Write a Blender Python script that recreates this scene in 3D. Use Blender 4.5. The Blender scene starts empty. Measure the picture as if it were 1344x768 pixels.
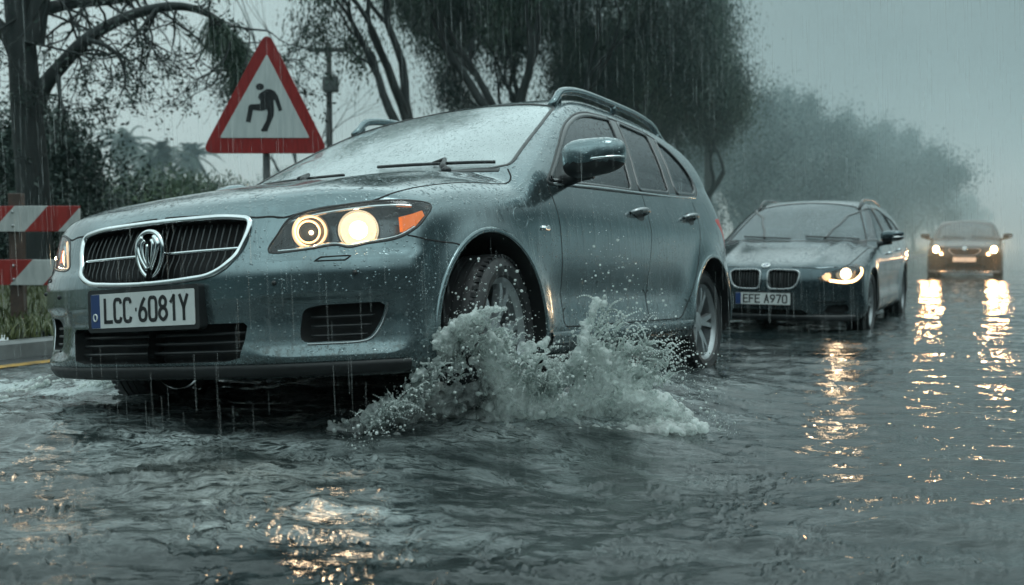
import bpy, bmesh, math, random
import numpy as np
from mathutils import Vector, Matrix
# ---------------------------------------------------------------- car body surface
def herm(xs, ys):
    """smooth (Catmull-Rom / monotone limited) 1-D curve through points"""
    xs = np.asarray(xs, float); ys = np.asarray(ys, float)
    d = np.diff(ys)/np.diff(xs)
    m = np.zeros_like(ys); m[0] = d[0]; m[-1] = d[-1]
    for i in range(1, len(xs)-1):
        if d[i-1]*d[i] <= 0: m[i] = 0
        else:
            h0, h1 = xs[i]-xs[i-1], xs[i+1]-xs[i]
            w1, w2 = 2*h1+h0, h1+2*h0
            m[i] = (w1+w2)/(w1/d[i-1]+w2/d[i])
    def f(x):
        x = np.clip(x, xs[0], xs[-1])
        i = np.clip(np.searchsorted(xs, x)-1, 0, len(xs)-2)
        h = xs[i+1]-xs[i]; t = (x-xs[i])/h
        return ((2*t**3-3*t**2+1)*ys[i]+(t**3-2*t**2+t)*h*m[i]
                + (-2*t**3+3*t**2)*ys[i+1]+(t**3-t**2)*h*m[i+1])
    return f

def smax(a, b, k): return .5*(a+b+np.sqrt((a-b)**2+k*k))
def smin(a, b, k): return .5*(a+b-np.sqrt((a-b)**2+k*k))
def sstep(a, b, x):
    t = np.clip((x-a)/(b-a), 0, 1); return t*t*(3-2*t)

class CarShape:
    """implicit body g(x,y,z) <= 0: x to the car's left, y rearward from the front axle, z up"""
    def __init__(s, P):
        s.P = P
        s.hood = herm(*P['hood']); s.roof = herm(*P['roof'])
        s.side = herm(*P['side']); s.nose = herm(*P['nose']); s.tail = herm(*P['tail'])
    def g(s, x, y, z):
        P = s.P; x = np.abs(x)
        W = P['W'] - .012*((y-1.0)/1.6)**2
        mid = sstep(P['yf']+.38, P['yf']+.62, y)*(1-sstep(P['yr']-.62, P['yr']-.38, y))
        S = W + s.side(z) - P['scallop']*mid*np.exp(-((z-P['zscal'])/.10)**2) + P.get('crease', 0)*sstep(P['zcre']-.10, P['zcre'], z)*(1-sstep(P['zcre'], P['zcre']+.012, z))*sstep(P['yf']+.2, P['yf']+.9, y)
        for yw in (P['yf'], P['yr']):
            d = np.sqrt((y-yw)**2+(z-P['zw'])**2)
            S = S + P['flare']*np.exp(-((d-P['ra'])/.075)**2)*sstep(.2, .34, d)
        h = z-P['belt']
        Sg = P['wg'] - P['tumble']*h - P['tumble2']*np.maximum(h, 0)**2
        S = smin(S, Sg, P.get('kshoulder', .025))
        # upper surface
        u = x/P['W']
        Th = s.hood(y) - P['crown']*u**2.2 - P['crown2']*u**6 + P['ridge']*np.exp(-((x-P['xridge']-.10*(y))/.07)**2)*sstep(-.85, -.3, y)
        yb = P['wsy']+P['wsc']*u**2
        k = y-yb
        Tw = P['wsz']+P['wss']*k-P['wsq']*np.maximum(k, 0)**2
        Tr = s.roof(y) - P['rcrown']*(x/.6)**2
        Tb = P['rwz']-P['rws']*(y-P['rwy']+.10*u**2)
        Tg = smin(smin(Tw, Tr, .06), Tb, .12)
        T = smax(Th, Tg, .012)
        # front and rear faces
        F = P['fy'] + P['fc']*u**P['fp'] + s.nose(z)
        for (xa, xb, xc, xd, za, zb2, zc, zd, dep) in P.get('pockets', ()):
            F = F + dep*sstep(xa, xb, x)*(1-sstep(xc, xd, x))*sstep(za, zb2, z)*(1-sstep(zc, zd, z))
        R = P['ry'] - P['rc']*u**P['rp'] + s.tail(z)
        g = smax(z-T, x-S, P.get('ktop', .05)+.03*(1-sstep(-.1, .35, y)))
        g = smax(g, F-y, P.get('kf', .055))
        g = smax(g, y-R, .09)
        g = smax(g, P['zb']-z, .03)
        return g
    def cast(s, o, d, t0, t1, n=70, it=26, outward=False):
        """first crossing along rays; outward: inside->outside, else outside->inside"""
        o = np.asarray(o, float); d = np.asarray(d, float)
        sgn = 1.0 if outward else -1.0
        N = len(o); lo = np.full(N, t0, float); hi = np.full(N, np.nan); done = np.zeros(N, bool)
        ts = np.linspace(t0, t1, n)
        for a, b in zip(ts[:-1], ts[1:]):
            q = o+d*b
            v = s.g(q[:, 0], q[:, 1], q[:, 2])*sgn
            new = (~done) & (v > 0)
            lo[new] = a; hi[new] = b; done |= new
            if done.all(): break
        hi[~done] = t1; lo[~done] = t1
        for _ in range(it):
            m = .5*(lo+hi); q = o+d*m[:, None]
            v = s.g(q[:, 0], q[:, 1], q[:, 2])*sgn
            hi = np.where(v > 0, m, hi); lo = np.where(v > 0, lo, m)
        return o+d*(.5*(lo+hi))[:, None], done
    def normal(s, p, e=2e-3):
        x, y, z = p[:, 0], p[:, 1], p[:, 2]
        ax = np.stack([s.g(x+e, y, z)-s.g(x-e, y, z), s.g(x, y+e, z)-s.g(x, y-e, z), s.g(x, y, z+e)-s.g(x, y, z-e)], 1)
        return ax/np.maximum(np.linalg.norm(ax, axis=1, keepdims=True), 1e-12)
    def on_side(s, pts, sgn=1):
        pts = np.asarray(pts, float); n = len(pts)
        o = np.stack([np.full(n, 1.4), pts[:, 0], pts[:, 1]], 1)
        q, ok = s.cast(o, np.tile([-1., 0, 0], (n, 1)), 0, 1.4); q[:, 0] *= sgn
        return q
    def on_front(s, pts):
        pts = np.asarray(pts, float); n = len(pts)
        o = np.stack([pts[:, 0], np.full(n, s.P['fy']-.3), pts[:, 1]], 1)
        return s.cast(o, np.tile([0, 1., 0], (n, 1)), 0, 1.6)[0]
    def on_top(s, pts):
        pts = np.asarray(pts, float); n = len(pts)
        o = np.stack([pts[:, 0], pts[:, 1], np.full(n, 2.2)], 1)
        return s.cast(o, np.tile([0, 0, -1.], (n, 1)), 0, 1.9)[0]

WAGON = dict(
    W=.93, yf=-.18, yr=2.32, zw=.315, ra=.37, flare=.024, scallop=.020, zscal=.47, crease=.0, zcre=.80,
    belt=.97, wg=.868, tumble=.36, tumble2=.30, kshoulder=.016,
    side=([.2, .25, .30, .36, .45, .58, .72, .84, .92, 1.0, 1.12], [-.09, -.045, -.016, -.008, -.008, -.004, 0, -.004, -.018, -.045, -.11]),
    hood=([-1.0, -.93, -.86, -.7, -.4, -.05, .25, .5, 3.2], [.75, .795, .834, .890, .950, .996, 1.008, 1.01, 1.03]),
    crown=.055, crown2=.065, ridge=.012, xridge=.60,
    wsy=.04, wsc=.22, wsz=.985, wss=.545, wsq=.055,
    roof=([.5, .8, 1.1, 1.5, 2.0, 2.5, 2.9], [1.42, 1.468, 1.508, 1.530, 1.517, 1.455, 1.37]), rcrown=.022,
    rwz=1.37, rws=1.5, rwy=2.80,
    fy=-.955, fc=.33, fp=3.0,
    nose=([.2, .26, .31, .36, .42, .50, .56, .605, .645, .70, .78, .86, 1.0], [.06, .03, -.004, .004, .010, .0, .0, .008, .030, .045, .07, .11, .2]),
    ry=3.0, rc=.22, rp=2.6, tail=([.2, .3, .45, .6, .7, .95, 1.1, 1.4], [-.08, -.01, .02, .02, -.02, -.03, -.06, -.06]),
    zb=.225, kf=.030, ktop=.040,
    pockets=[(.42, .57, .82, .885, .286, .338, .470, .505, .026)])
# ---------------------------------------------------------------- car mesher
def inside(poly, a, b):
    poly = np.asarray(poly, float); r = np.zeros(a.shape, bool)
    lo, hi = poly.min(0), poly.max(0)
    sel = np.where((a > lo[0]-1e-6) & (a < hi[0]+1e-6) & (b > lo[1]-1e-6) & (b < hi[1]+1e-6))[0]
    if len(sel) == 0: return r
    A, B = a[sel], b[sel]; rr = np.zeros(len(sel), bool)
    j = len(poly)-1
    for i in range(len(poly)):
        x0, y0 = poly[j]; x1, y1 = poly[i]; j = i
        if y0 == y1: continue
        c = ((y0 > B) != (y1 > B)) & (A < (x1-x0)*(B-y0)/(y1-y0)+x0)
        rr ^= c
    r[sel] = rr
    return r

def rnd(poly, r=.03, n=5):
    """closed polygon with rounded corners; a vertex may carry its own radius (x,y,r)"""
    P = [np.array(p[:2], float) for p in poly]; R = [p[2] if len(p) > 2 else r for p in poly]; out = []
    for i in range(len(P)):
        p, a, b = P[i], P[i-1], P[(i+1) % len(P)]
        da, db = a-p, b-p; la, lb = np.linalg.norm(da), np.linalg.norm(db)
        q = min(R[i], la*.49, lb*.49)
        if q < 1e-4: out.append(p); continue
        s, e = p+da/la*q, p+db/lb*q
        for t in np.linspace(0, 1, n): out.append((1-t)**2*s+2*t*(1-t)*p+t*t*e)
    return np.array(out)

def spline(pts, n=8, closed=False):
    P = np.asarray(pts, float); out = []; m = len(P)
    rng = range(m) if closed else range(m-1)
    for i in rng:
        p1, p2 = P[i], P[(i+1) % m]
        p0 = P[i-1] if (closed or i > 0) else 2*p1-p2
        p3 = P[(i+2) % m] if (closed or i+2 < m) else 2*p2-p1
        for t in np.arange(n)/n:
            out.append(.5*((2*p1)+(-p0+p2)*t+(2*p0-5*p1+4*p2-p3)*t*t+(-p0+3*p1-3*p2+p3)*t**3))
    if not closed: out.append(P[-1])
    return np.array(out)

def resample(pts, step, closed=False):
    P = np.asarray(pts, float)
    if closed: P = np.vstack([P, P[:1]])
    L = np.concatenate([[0], np.cumsum(np.linalg.norm(np.diff(P, axis=0), axis=1))])
    n = max(2, int(L[-1]/step)+1); t = np.linspace(0, L[-1], n)
    Q = np.stack([np.interp(t, L, P[:, k]) for k in range(P.shape[1])], 1)
    return Q[:-1] if closed else Q

PROJ = {
    'side': (lambda p: (p[:, 1], p[:, 2]), lambda p: p[:, 0] > .45),
    'whole': (lambda p: (p[:, 1], p[:, 2]), None),
    'front': (lambda p: (p[:, 0], p[:, 2]), None),
    'rear': (lambda p: (p[:, 0], p[:, 2]), None),
    'top': (lambda p: (p[:, 0], p[:, 1]), None),
    'diag': (lambda p: ((p[:, 0]+p[:, 1])*.70711, p[:, 2]), None),
    'rdiag': (lambda p: ((p[:, 0]-p[:, 1])*.70711, p[:, 2]), None),
}

def half_grid(C, nb, dl):
    P = C.P; z0 = P.get('z0', .62); ya, yb = P['fy']+.80, P['ry']-.80
    nm = max(4, int((yb-ya)/dl)); nf = max(4, int(1.45/dl))
    beta = np.linspace(0, np.pi, nb+1)
    phis = np.concatenate([np.linspace(np.pi/2-2e-3, 0, nf, endpoint=False), np.zeros(nm), np.linspace(0, np.pi/2-2e-3, nf+1)])
    ys = np.concatenate([np.full(nf, ya), np.linspace(ya, yb, nm, endpoint=False), np.full(nf+1, yb)])
    sg = np.concatenate([np.full(nf, -1.), np.zeros(nm), np.full(nf+1, 1.)])
    n = len(phis)
    cp, sp = np.cos(phis)[:, None], np.sin(phis)[:, None]
    d = np.stack([cp*np.sin(beta)[None], sg[:, None]*sp+0*beta[None], -cp*np.cos(beta)[None]], 2).reshape(-1, 3)
    o = np.stack([np.zeros((n, nb+1)), np.repeat(ys[:, None], nb+1, 1), np.full((n, nb+1), z0)], 2).reshape(-1, 3)
    v, ok = C.cast(o, d, .1, 2.6, n=26, it=22, outward=True)
    idx = np.arange(n*(nb+1)).reshape(n, nb+1)
    quads = np.stack([idx[:-1, :-1], idx[1:, :-1], idx[1:, 1:], idx[:-1, 1:]], 2).reshape(-1, 4)
    return v, quads

def region_mesh(C, feats, nb, dl):
    """feats: (name, proj, polygon, test(p,n) or None). Later features override earlier ones."""
    v, Q = half_grid(C, nb, dl)
    N = C.normal(v); locked = np.zeros(len(v), bool)
    diag = np.zeros(len(Q), bool)
    E = np.unique(np.sort(np.concatenate([Q[:, [0, 1]], Q[:, [1, 2]], Q[:, [2, 3]], Q[:, [3, 0]]]), axis=1), axis=0)
    states = []
    for name, pr, poly, test in feats:
        f, dom = PROJ[pr]; a, b = f(v)
        ok = np.ones(len(v), bool) if dom is None else dom(v)
        if test is not None: ok &= test(v, N)
        st = np.where(inside(poly, a, b) & ok, 1, -1)
        m = (st[E[:, 0]] != st[E[:, 1]]) & ok[E[:, 0]] & ok[E[:, 1]]
        e = E[m]
        if len(e):
            A, B = v[e[:, 0]], v[e[:, 1]]; s0 = st[e[:, 0]]
            lo, hi = np.zeros(len(e)), np.ones(len(e))
            for _ in range(14):
                t = .5*(lo+hi); q = A+(B-A)*t[:, None]; aa, bb = f(q)
                same = np.where(inside(poly, aa, bb), 1, -1) == s0
                lo = np.where(same, t, lo); hi = np.where(same, hi, t)
            t = .5*(lo+hi)
            order = np.argsort(np.minimum(t, 1-t))
            for i in order:
                i0, i1 = e[i]
                if st[i0]*st[i1] >= 0: continue
                k = i0 if t[i] < .5 else i1
                if locked[k]:
                    tt = t[i] if k == i0 else 1-t[i]
                    if tt < .3: st[k] = 0; continue
                    k = i1 if k == i0 else i0
                    if locked[k]: continue
                v[k] = A[i]+(B[i]-A[i])*t[i]; st[k] = 0; locked[k] = True
            q = st[Q]
            d02 = (q[:, 0] == 0) & (q[:, 2] == 0) & (q[:, 1]*q[:, 3] < 0)
            d13 = (q[:, 1] == 0) & (q[:, 3] == 0) & (q[:, 0]*q[:, 2] < 0)
            diag[d13] = True; diag[d02] = False
        states.append(st)
    N = C.normal(v)
    T = np.concatenate([np.where(diag[:, None], Q[:, [0, 1, 3]], Q[:, [0, 1, 2]]), np.where(diag[:, None], Q[:, [1, 2, 3]], Q[:, [0, 2, 3]])])
    ar = np.linalg.norm(np.cross(v[T[:, 1]]-v[T[:, 0]], v[T[:, 2]]-v[T[:, 0]]), axis=1)
    T = T[ar > 1e-9]
    cls = np.full(len(T), -1)
    cen = v[T].mean(1); cN = N[T].mean(1)
    for k, (name, pr, poly, test) in enumerate(feats):
        f, dom = PROJ[pr]; a, b = f(cen); s = states[k][T]
        ok = np.ones(len(T), bool) if dom is None else dom(cen)
        if test is not None: ok &= test(cen, cN)
        ins = inside(poly, a, b) & ok
        r = np.where((s.max(1) == 1) & (s.min(1) >= 0), True, np.where((s.min(1) == -1) & (s.max(1) <= 0), False, ins))
        cls[r] = k
    return v, N, T, cls

def sub(v, N, T):
    u, inv = np.unique(T, return_inverse=True)
    return v[u], N[u], inv.reshape(-1, 3)

def mirror(v, N, T):
    m = np.array([-1., 1, 1])
    return v*m, N*m, T[:, ::-1]

def both(v, N, T):
    a = mirror(v, N, T)
    return np.vstack([v, a[0]]), np.vstack([N, a[1]]), np.vstack([T, a[2]+len(v)])

def rim_loop(v, T):
    """boundary edges (directed) of a triangle set"""
    e = np.concatenate([T[:, [0, 1]], T[:, [1, 2]], T[:, [2, 0]]])
    s = np.sort(e, axis=1); key = s[:, 0]*(len(v)+1)+s[:, 1]
    u, first, cnt = np.unique(key, return_index=True, return_counts=True)
    return e[first[cnt == 1]]

def recess(v, T, off):
    """walls from a region's rim along off plus the back plate"""
    e = rim_loop(v, T); n = len(v); w = np.vstack([v, v+off])
    walls = np.concatenate([np.stack([e[:, 0], e[:, 1], e[:, 1]+n], 1), np.stack([e[:, 0], e[:, 1]+n, e[:, 0]+n], 1)])
    return w, walls, T+n
# ---------------------------------------------------------------- blender helpers
SC = bpy.context.scene
COL = SC.collection

def link(o, parent=None):
    COL.objects.link(o)
    if parent is not None: o.parent = parent
    return o

def tag(o, label=None, cat=None, group=None, kind=None):
    if label: o['label'] = label
    if cat: o['category'] = cat
    if group: o['group'] = group
    if kind: o['kind'] = kind
    return o

def empty(name, loc=(0, 0, 0), rz=0.0, label=None, cat=None, group=None):
    o = bpy.data.objects.new(name, None); o.empty_display_size = .2
    o.location = loc; o.rotation_euler = (0, 0, rz); link(o)
    return tag(o, label, cat, group)

def mesh(name, v, faces, m, parent=None, normals=None, smooth=True):
    """one mesh object; faces: int array (n,3|4) or a list of such arrays / of lists"""
    me = bpy.data.meshes.new(name)
    v = np.asarray(v, np.float32)
    if isinstance(faces, np.ndarray): faces = [faces]
    if len(faces) and not isinstance(faces[0], np.ndarray):
        me.from_pydata(v.tolist(), [], [list(f) for f in faces])
    else:
        faces = [f for f in faces if len(f)]
        lv = np.concatenate([f.ravel() for f in faces]).astype(np.int32)
        tot = np.concatenate([np.full(len(f), f.shape[1]) for f in faces]).astype(np.int32)
        st = np.concatenate([[0], np.cumsum(tot)[:-1]]).astype(np.int32)
        me.vertices.add(len(v)); me.vertices.foreach_set('co', v.ravel())
        me.loops.add(len(lv)); me.loops.foreach_set('vertex_index', lv)
        me.polygons.add(len(tot)); me.polygons.foreach_set('loop_start', st); me.polygons.foreach_set('loop_total', tot)
        me.update(calc_edges=True)
    me.validate(verbose=False)
    if smooth: me.polygons.foreach_set('use_smooth', np.ones(len(me.polygons), bool))
    if normals is not None and len(normals) == len(me.vertices):
        me.normals_split_custom_set_from_vertices(np.asarray(normals, np.float32).tolist())
    if m is not None:
        for k in (m if isinstance(m, (list, tuple)) else [m]): me.materials.append(k)
    me.update()
    return link(bpy.data.objects.new(name, me), parent)

class MB:
    """collects shapes for one mesh"""
    def __init__(s): s.v = []; s.f = []; s.n = 0
    def add(s, v, f):
        v = np.asarray(v, float)
        for q in f: s.f.append([int(i)+s.n for i in q])
        s.v.append(v); s.n += len(v); return s
    def box(s, c, d, rot=None):
        c = np.array(c, float); x, y, z = np.array(d, float)/2
        v = np.array([[-x, -y, -z], [x, -y, -z], [x, y, -z], [-x, y, -z], [-x, -y, z], [x, -y, z], [x, y, z], [-x, y, z]])
        if rot is not None: v = v@np.asarray(rot).T
        return s.add(v+c, [(0, 3, 2, 1), (4, 5, 6, 7), (0, 1, 5, 4), (1, 2, 6, 5), (2, 3, 7, 6), (3, 0, 4, 7)])
    def tube(s, pts, r, n=8, closed=False, sx=1., up=None, caps=True):
        P = np.asarray(pts, float); m = len(P)
        R = np.full(m, r) if np.isscalar(r) else np.asarray(r, float)
        if closed: T = np.roll(P, -1, 0)-np.roll(P, 1, 0)
        else: T = np.gradient(P, axis=0)
        T /= np.maximum(np.linalg.norm(T, axis=1, keepdims=True), 1e-9)
        u = np.array([0, 0, 1.]) if up is None else np.array(up, float)
        if abs(T[0]@u) > .95 and up is None: u = np.array([1., 0, 0])
        V = []
        for i in range(m):
            a = np.cross(T[i], u); la = np.linalg.norm(a)
            if la < 1e-4: a = np.cross(T[i], [.3, .9, .2]); la = np.linalg.norm(a)
            a /= la; b = np.cross(a, T[i]); 
            if up is None: u = b
            for k in range(n):
                t = 2*np.pi*k/n; V.append(P[i]+R[i]*(np.cos(t)*a*sx+np.sin(t)*b))
        F = []
        for i in range(m if closed else m-1):
            j = (i+1) % m
            for k in range(n): F.append((i*n+k, i*n+(k+1) % n, j*n+(k+1) % n, j*n+k))
        if caps and not closed: F += [tuple(range(n))[::-1], tuple((m-1)*n+k for k in range(n))]
        return s.add(V, F)
    def strip(s, P, N, w, h, closed=False, sink=.002):
        """low trim strip lying on a surface along P with normals N"""
        P = np.asarray(P, float); N = np.asarray(N, float); m = len(P)
        T = (np.roll(P, -1, 0)-np.roll(P, 1, 0)) if closed else np.gradient(P, axis=0)
        T /= np.maximum(np.linalg.norm(T, axis=1, keepdims=True), 1e-9)
        B = np.cross(N, T); B /= np.maximum(np.linalg.norm(B, axis=1, keepdims=True), 1e-9)
        prof = [(-.5, -sink), (-.5, h*.55), (-.28, h), (.28, h), (.5, h*.55), (.5, -sink)]
        k = len(prof)
        V = np.stack([P+B*(w*a)+N*b for a, b in prof], 1).reshape(-1, 3); F = []
        for i in range(m if closed else m-1):
            j = (i+1) % m
            for q in range(k-1): F.append((i*k+q, j*k+q, j*k+q+1, i*k+q+1))
        return s.add(V, F)
    def lathe(s, prof, c=(0, 0, 0), axis='x', n=40, cap=False):
        """prof: (along axis, radius)"""
        V = []; m = len(prof)
        for a, r in prof:
            for k in range(n):
                t = 2*np.pi*k/n
                p = (a, r*np.cos(t), r*np.sin(t)) if axis == 'x' else ((r*np.cos(t), a, r*np.sin(t)) if axis == 'y' else (r*np.cos(t), r*np.sin(t), a))
                V.append(np.add(p, c))
        F = [(i*n+k, i*n+(k+1) % n, (i+1)*n+(k+1) % n, (i+1)*n+k) for i in range(m-1) for k in range(n)]
        if cap: F += [tuple(range(n))[::-1], tuple((m-1)*n+k for k in range(n))]
        return s.add(V, F)
    def prism(s, poly, d0, d1):
        """closed polygon of 3-D points moved by d0 and d1, with side walls"""
        P = np.asarray(poly, float); n = len(P)
        V = np.vstack([P+np.asarray(d0), P+np.asarray(d1)])
        return s.add(V, [tuple(range(n))[::-1], tuple(range(n, 2*n))]+[(i, (i+1) % n, (i+1) % n+n, i+n) for i in range(n)])
    def blob(s, c, r, seg=12, rings=8):
        V = []; F = []; r = np.array(r if np.ndim(r) else (r, r, r), float)
        for i in range(rings+1):
            a = np.pi*i/rings
            for k in range(seg):
                t = 2*np.pi*k/seg; V.append(np.array([np.sin(a)*np.cos(t), np.sin(a)*np.sin(t), np.cos(a)])*r+c)
        for i in range(rings):
            for k in range(seg): F.append((i*seg+k, (i+1)*seg+k, (i+1)*seg+(k+1) % seg, i*seg+(k+1) % seg))
        return s.add(V, F)
    def build(s, name, m, parent=None, smooth=True, angle=None):
        o = mesh(name, np.vstack(s.v), s.f, m, parent, smooth=smooth)
        bm = bmesh.new(); bm.from_mesh(o.data); bmesh.ops.recalc_face_normals(bm, faces=bm.faces)
        if smooth and angle is not None:
            for e in bm.edges:
                if len(e.link_faces) == 2 and e.calc_face_angle(0) > math.radians(angle): e.smooth = False
        bm.to_mesh(o.data); bm.free()
        return o

# ---------------------------------------------------------------- materials
class NT:
    def __init__(s, name):
        s.m = bpy.data.materials.new(name); s.m.use_nodes = True; s.t = s.m.node_tree
        s.b = s.t.nodes['Principled BSDF']; s.out = s.t.nodes['Material Output']
    def n(s, typ, **kw):
        o = s.t.nodes.new(typ)
        for k, v in kw.items():
            if k.startswith('i_'): o.inputs[k[2:].replace('_', ' ')].default_value = v
            else: setattr(o, k, v)
        return o
    def l(s, a, b): s.t.links.new(a, b)
    def set(s, **kw):
        for k, v in kw.items(): s.b.inputs[k.replace('_', ' ')].default_value = v
        return s
    def ramp(s, src, stops):
        r = s.n('ShaderNodeValToRGB'); e = r.color_ramp.elements
        while len(e) < len(stops): e.new(.5)
        for q, (p, c) in zip(e, stops):
            q.position = p; q.color = (c, c, c, 1) if np.isscalar(c) else (*c[:3], 1)
        s.l(src, r.inputs[0]); return r.outputs[0]
    def math(s, op, a, b=None, c=None):
        o = s.n('ShaderNodeMath', operation=op)
        for i, x in enumerate((a, b, c)):
            if x is None: continue
            if np.isscalar(x): o.inputs[i].default_value = x
            else: s.l(x, o.inputs[i])
        return o.outputs[0]
    def mix(s, f, a, b):
        o = s.n('ShaderNodeMix', data_type='RGBA')
        for k, x in ((0, f), (6, a), (7, b)):
            if isinstance(x, (tuple, list)): o.inputs[k].default_value = (*x[:3], 1)
            elif np.isscalar(x): o.inputs[k].default_value = x
            else: s.l(x, o.inputs[k])
        return o.outputs[2]
    def coord(s, scale=(1, 1, 1), which='Object', rot=(0, 0, 0)):
        c = s.n('ShaderNodeTexCoord'); m = s.n('ShaderNodeMapping')
        m.inputs['Scale'].default_value = scale; m.inputs['Rotation'].default_value = rot
        s.l(c.outputs[which], m.inputs[0]); return m.outputs[0]
    def noise(s, vec, scale, detail=4, rough=.55, dist=0.):
        o = s.n('ShaderNodeTexNoise'); s.l(vec, o.inputs['Vector'])
        o.inputs['Scale'].default_value = scale; o.inputs['Detail'].default_value = detail
        o.inputs['Roughness'].default_value = rough; o.inputs['Distortion'].default_value = dist
        return o.outputs[0]
    def bump(s, h, strength, dist, prev=None):
        o = s.n('ShaderNodeBump'); o.inputs['Strength'].default_value = strength; o.inputs['Distance'].default_value = dist
        s.l(h, o.inputs['Height'])
        if prev is not None: s.l(prev, o.inputs['Normal'])
        return o.outputs[0]

def simple(name, col, rough=.5, metal=0., var=.25, scale=8., bump=0., coat=0., spec=.5, sheen=0.):
    """plain surface with noise in colour and roughness"""
    t = NT(name); t.set(Metallic=metal, Coat_Weight=coat, Specular_IOR_Level=spec)
    f = t.noise(t.coord(), scale, 5, .6)
    lo = tuple(c*(1-var) for c in col); hi = tuple(min(1, c*(1+var)) for c in col)
    t.l(t.ramp(f, [(.3, lo), (.7, hi)]), t.b.inputs['Base Color'])
    t.l(t.ramp(f, [(.3, max(.02, rough*.8)), (.7, min(1, rough*1.2))]), t.b.inputs['Roughness'])
    if bump: t.l(t.bump(f, 1., bump), t.b.inputs['Normal'])
    return t.m

def glow(name, col, strength):
    t = NT(name); t.set(Base_Color=(*col, 1), Emission_Color=(*col, 1), Emission_Strength=strength, Roughness=.3)
    return t.m

def droplets(t, scale=60., lo=.55, size=.32, amount=1., vec=None):
    """height of rain beads: voronoi cells of which only some carry a drop"""
    v = vec if vec is not None else t.coord()
    vo = t.n('ShaderNodeTexVoronoi'); vo.inputs['Scale'].default_value = scale; t.l(v, vo.inputs['Vector'])
    pick = t.n('ShaderNodeSeparateColor'); t.l(vo.outputs['Color'], pick.inputs[0])
    on = t.math('GREATER_THAN', pick.outputs[0], lo)
    rad = t.math('MULTIPLY', pick.outputs[1], size)
    rad = t.math('ADD', rad, size*.35)
    q = t.math('DIVIDE', vo.outputs['Distance'], rad)
    h = t.math('SUBTRACT', 1.0, t.math('MULTIPLY', q, q))
    h = t.math('SQRT', t.math('MAXIMUM', h, 0.0))
    return t.math('MULTIPLY', t.math('MULTIPLY', h, on), amount)
# ---------------------------------------------------------------- materials shared by the cars
def paint(name, col, beads=1.0, rough=.17, rain=1.0):
    t = NT(name); t.set(Metallic=.72, Roughness=rough, Coat_Weight=.8, Coat_Roughness=.05)
    o = t.coord()
    f = t.noise(o, 3., 5, .6); f2 = t.noise(t.coord((1, 1, .16)), 26., 4, .6)
    c = t.mix(t.ramp(f, [(.3, 0.), (.75, 1.)]), tuple(x*.88 for x in col), tuple(x*1.1 for x in col))
    # thin run-off streaks down the flanks: a little dirt and dampness
    st = t.ramp(f2, [(.48, 0.), (.72, 1.)])
    c = t.mix(t.math('MULTIPLY', st, .25), c, tuple(x*.55 for x in col))
    # road film and mud spatter thrown up along the lower body
    sz = t.n('ShaderNodeSeparateXYZ'); t.l(o, sz.inputs[0]); low = t.ramp(sz.outputs[2], [(.22, 1.), (.62, 0.)])
    spat = t.ramp(t.noise(o, 55., 4, .75), [(.50, 0.), (.62, 1.)]); film = t.ramp(t.noise(t.coord((1, 1, .4)), 7., 5, .65), [(.35, .15), (.75, .75)])
    mud = t.math('MULTIPLY', low, t.math('MINIMUM', t.math('ADD', t.math('MULTIPLY', spat, .55), t.math('MULTIPLY', film, .50)), .85))
    c = t.mix(mud, c, (.052, .050, .043)); t.l(t.math('MULTIPLY_ADD', mud, -.70, .84), t.b.inputs['Metallic']); t.l(t.math('MULTIPLY_ADD', mud, -.7, .8), t.b.inputs['Coat Weight'])
    t.l(c, t.b.inputs['Base Color'])
    t.l(t.math('ADD', t.math('MULTIPLY_ADD', mud, .35, t.math('MULTIPLY', st, .10)), rough), t.b.inputs['Roughness'])
    g = t.n('ShaderNodeNewGeometry'); s = t.n('ShaderNodeSeparateXYZ'); t.l(g.outputs['Normal'], s.inputs[0])
    up = t.ramp(s.outputs[2], [(.45, 0.), (.8, 1.)])
    h = t.math('ADD', droplets(t, 95, .45, .42), t.math('MULTIPLY', droplets(t, 48, .70, .40), 1.6))
    h2 = t.math('ADD', droplets(t, 130, .80, .40), t.math('MULTIPLY', st, .22))
    hh = t.math('ADD', t.math('MULTIPLY', h, t.math('MULTIPLY', up, 2.2)), t.math('MULTIPLY', h2, t.math('SUBTRACT', 1.0, up)))
    b = t.bump(hh, .60*beads, .0042)
    wv = t.bump(t.noise(o, 2.2, 2, .5), .35, .004, b)
    t.l(wv, t.b.inputs['Normal']); t.l(wv, t.b.inputs['Coat Normal'])
    return t.m

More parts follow.
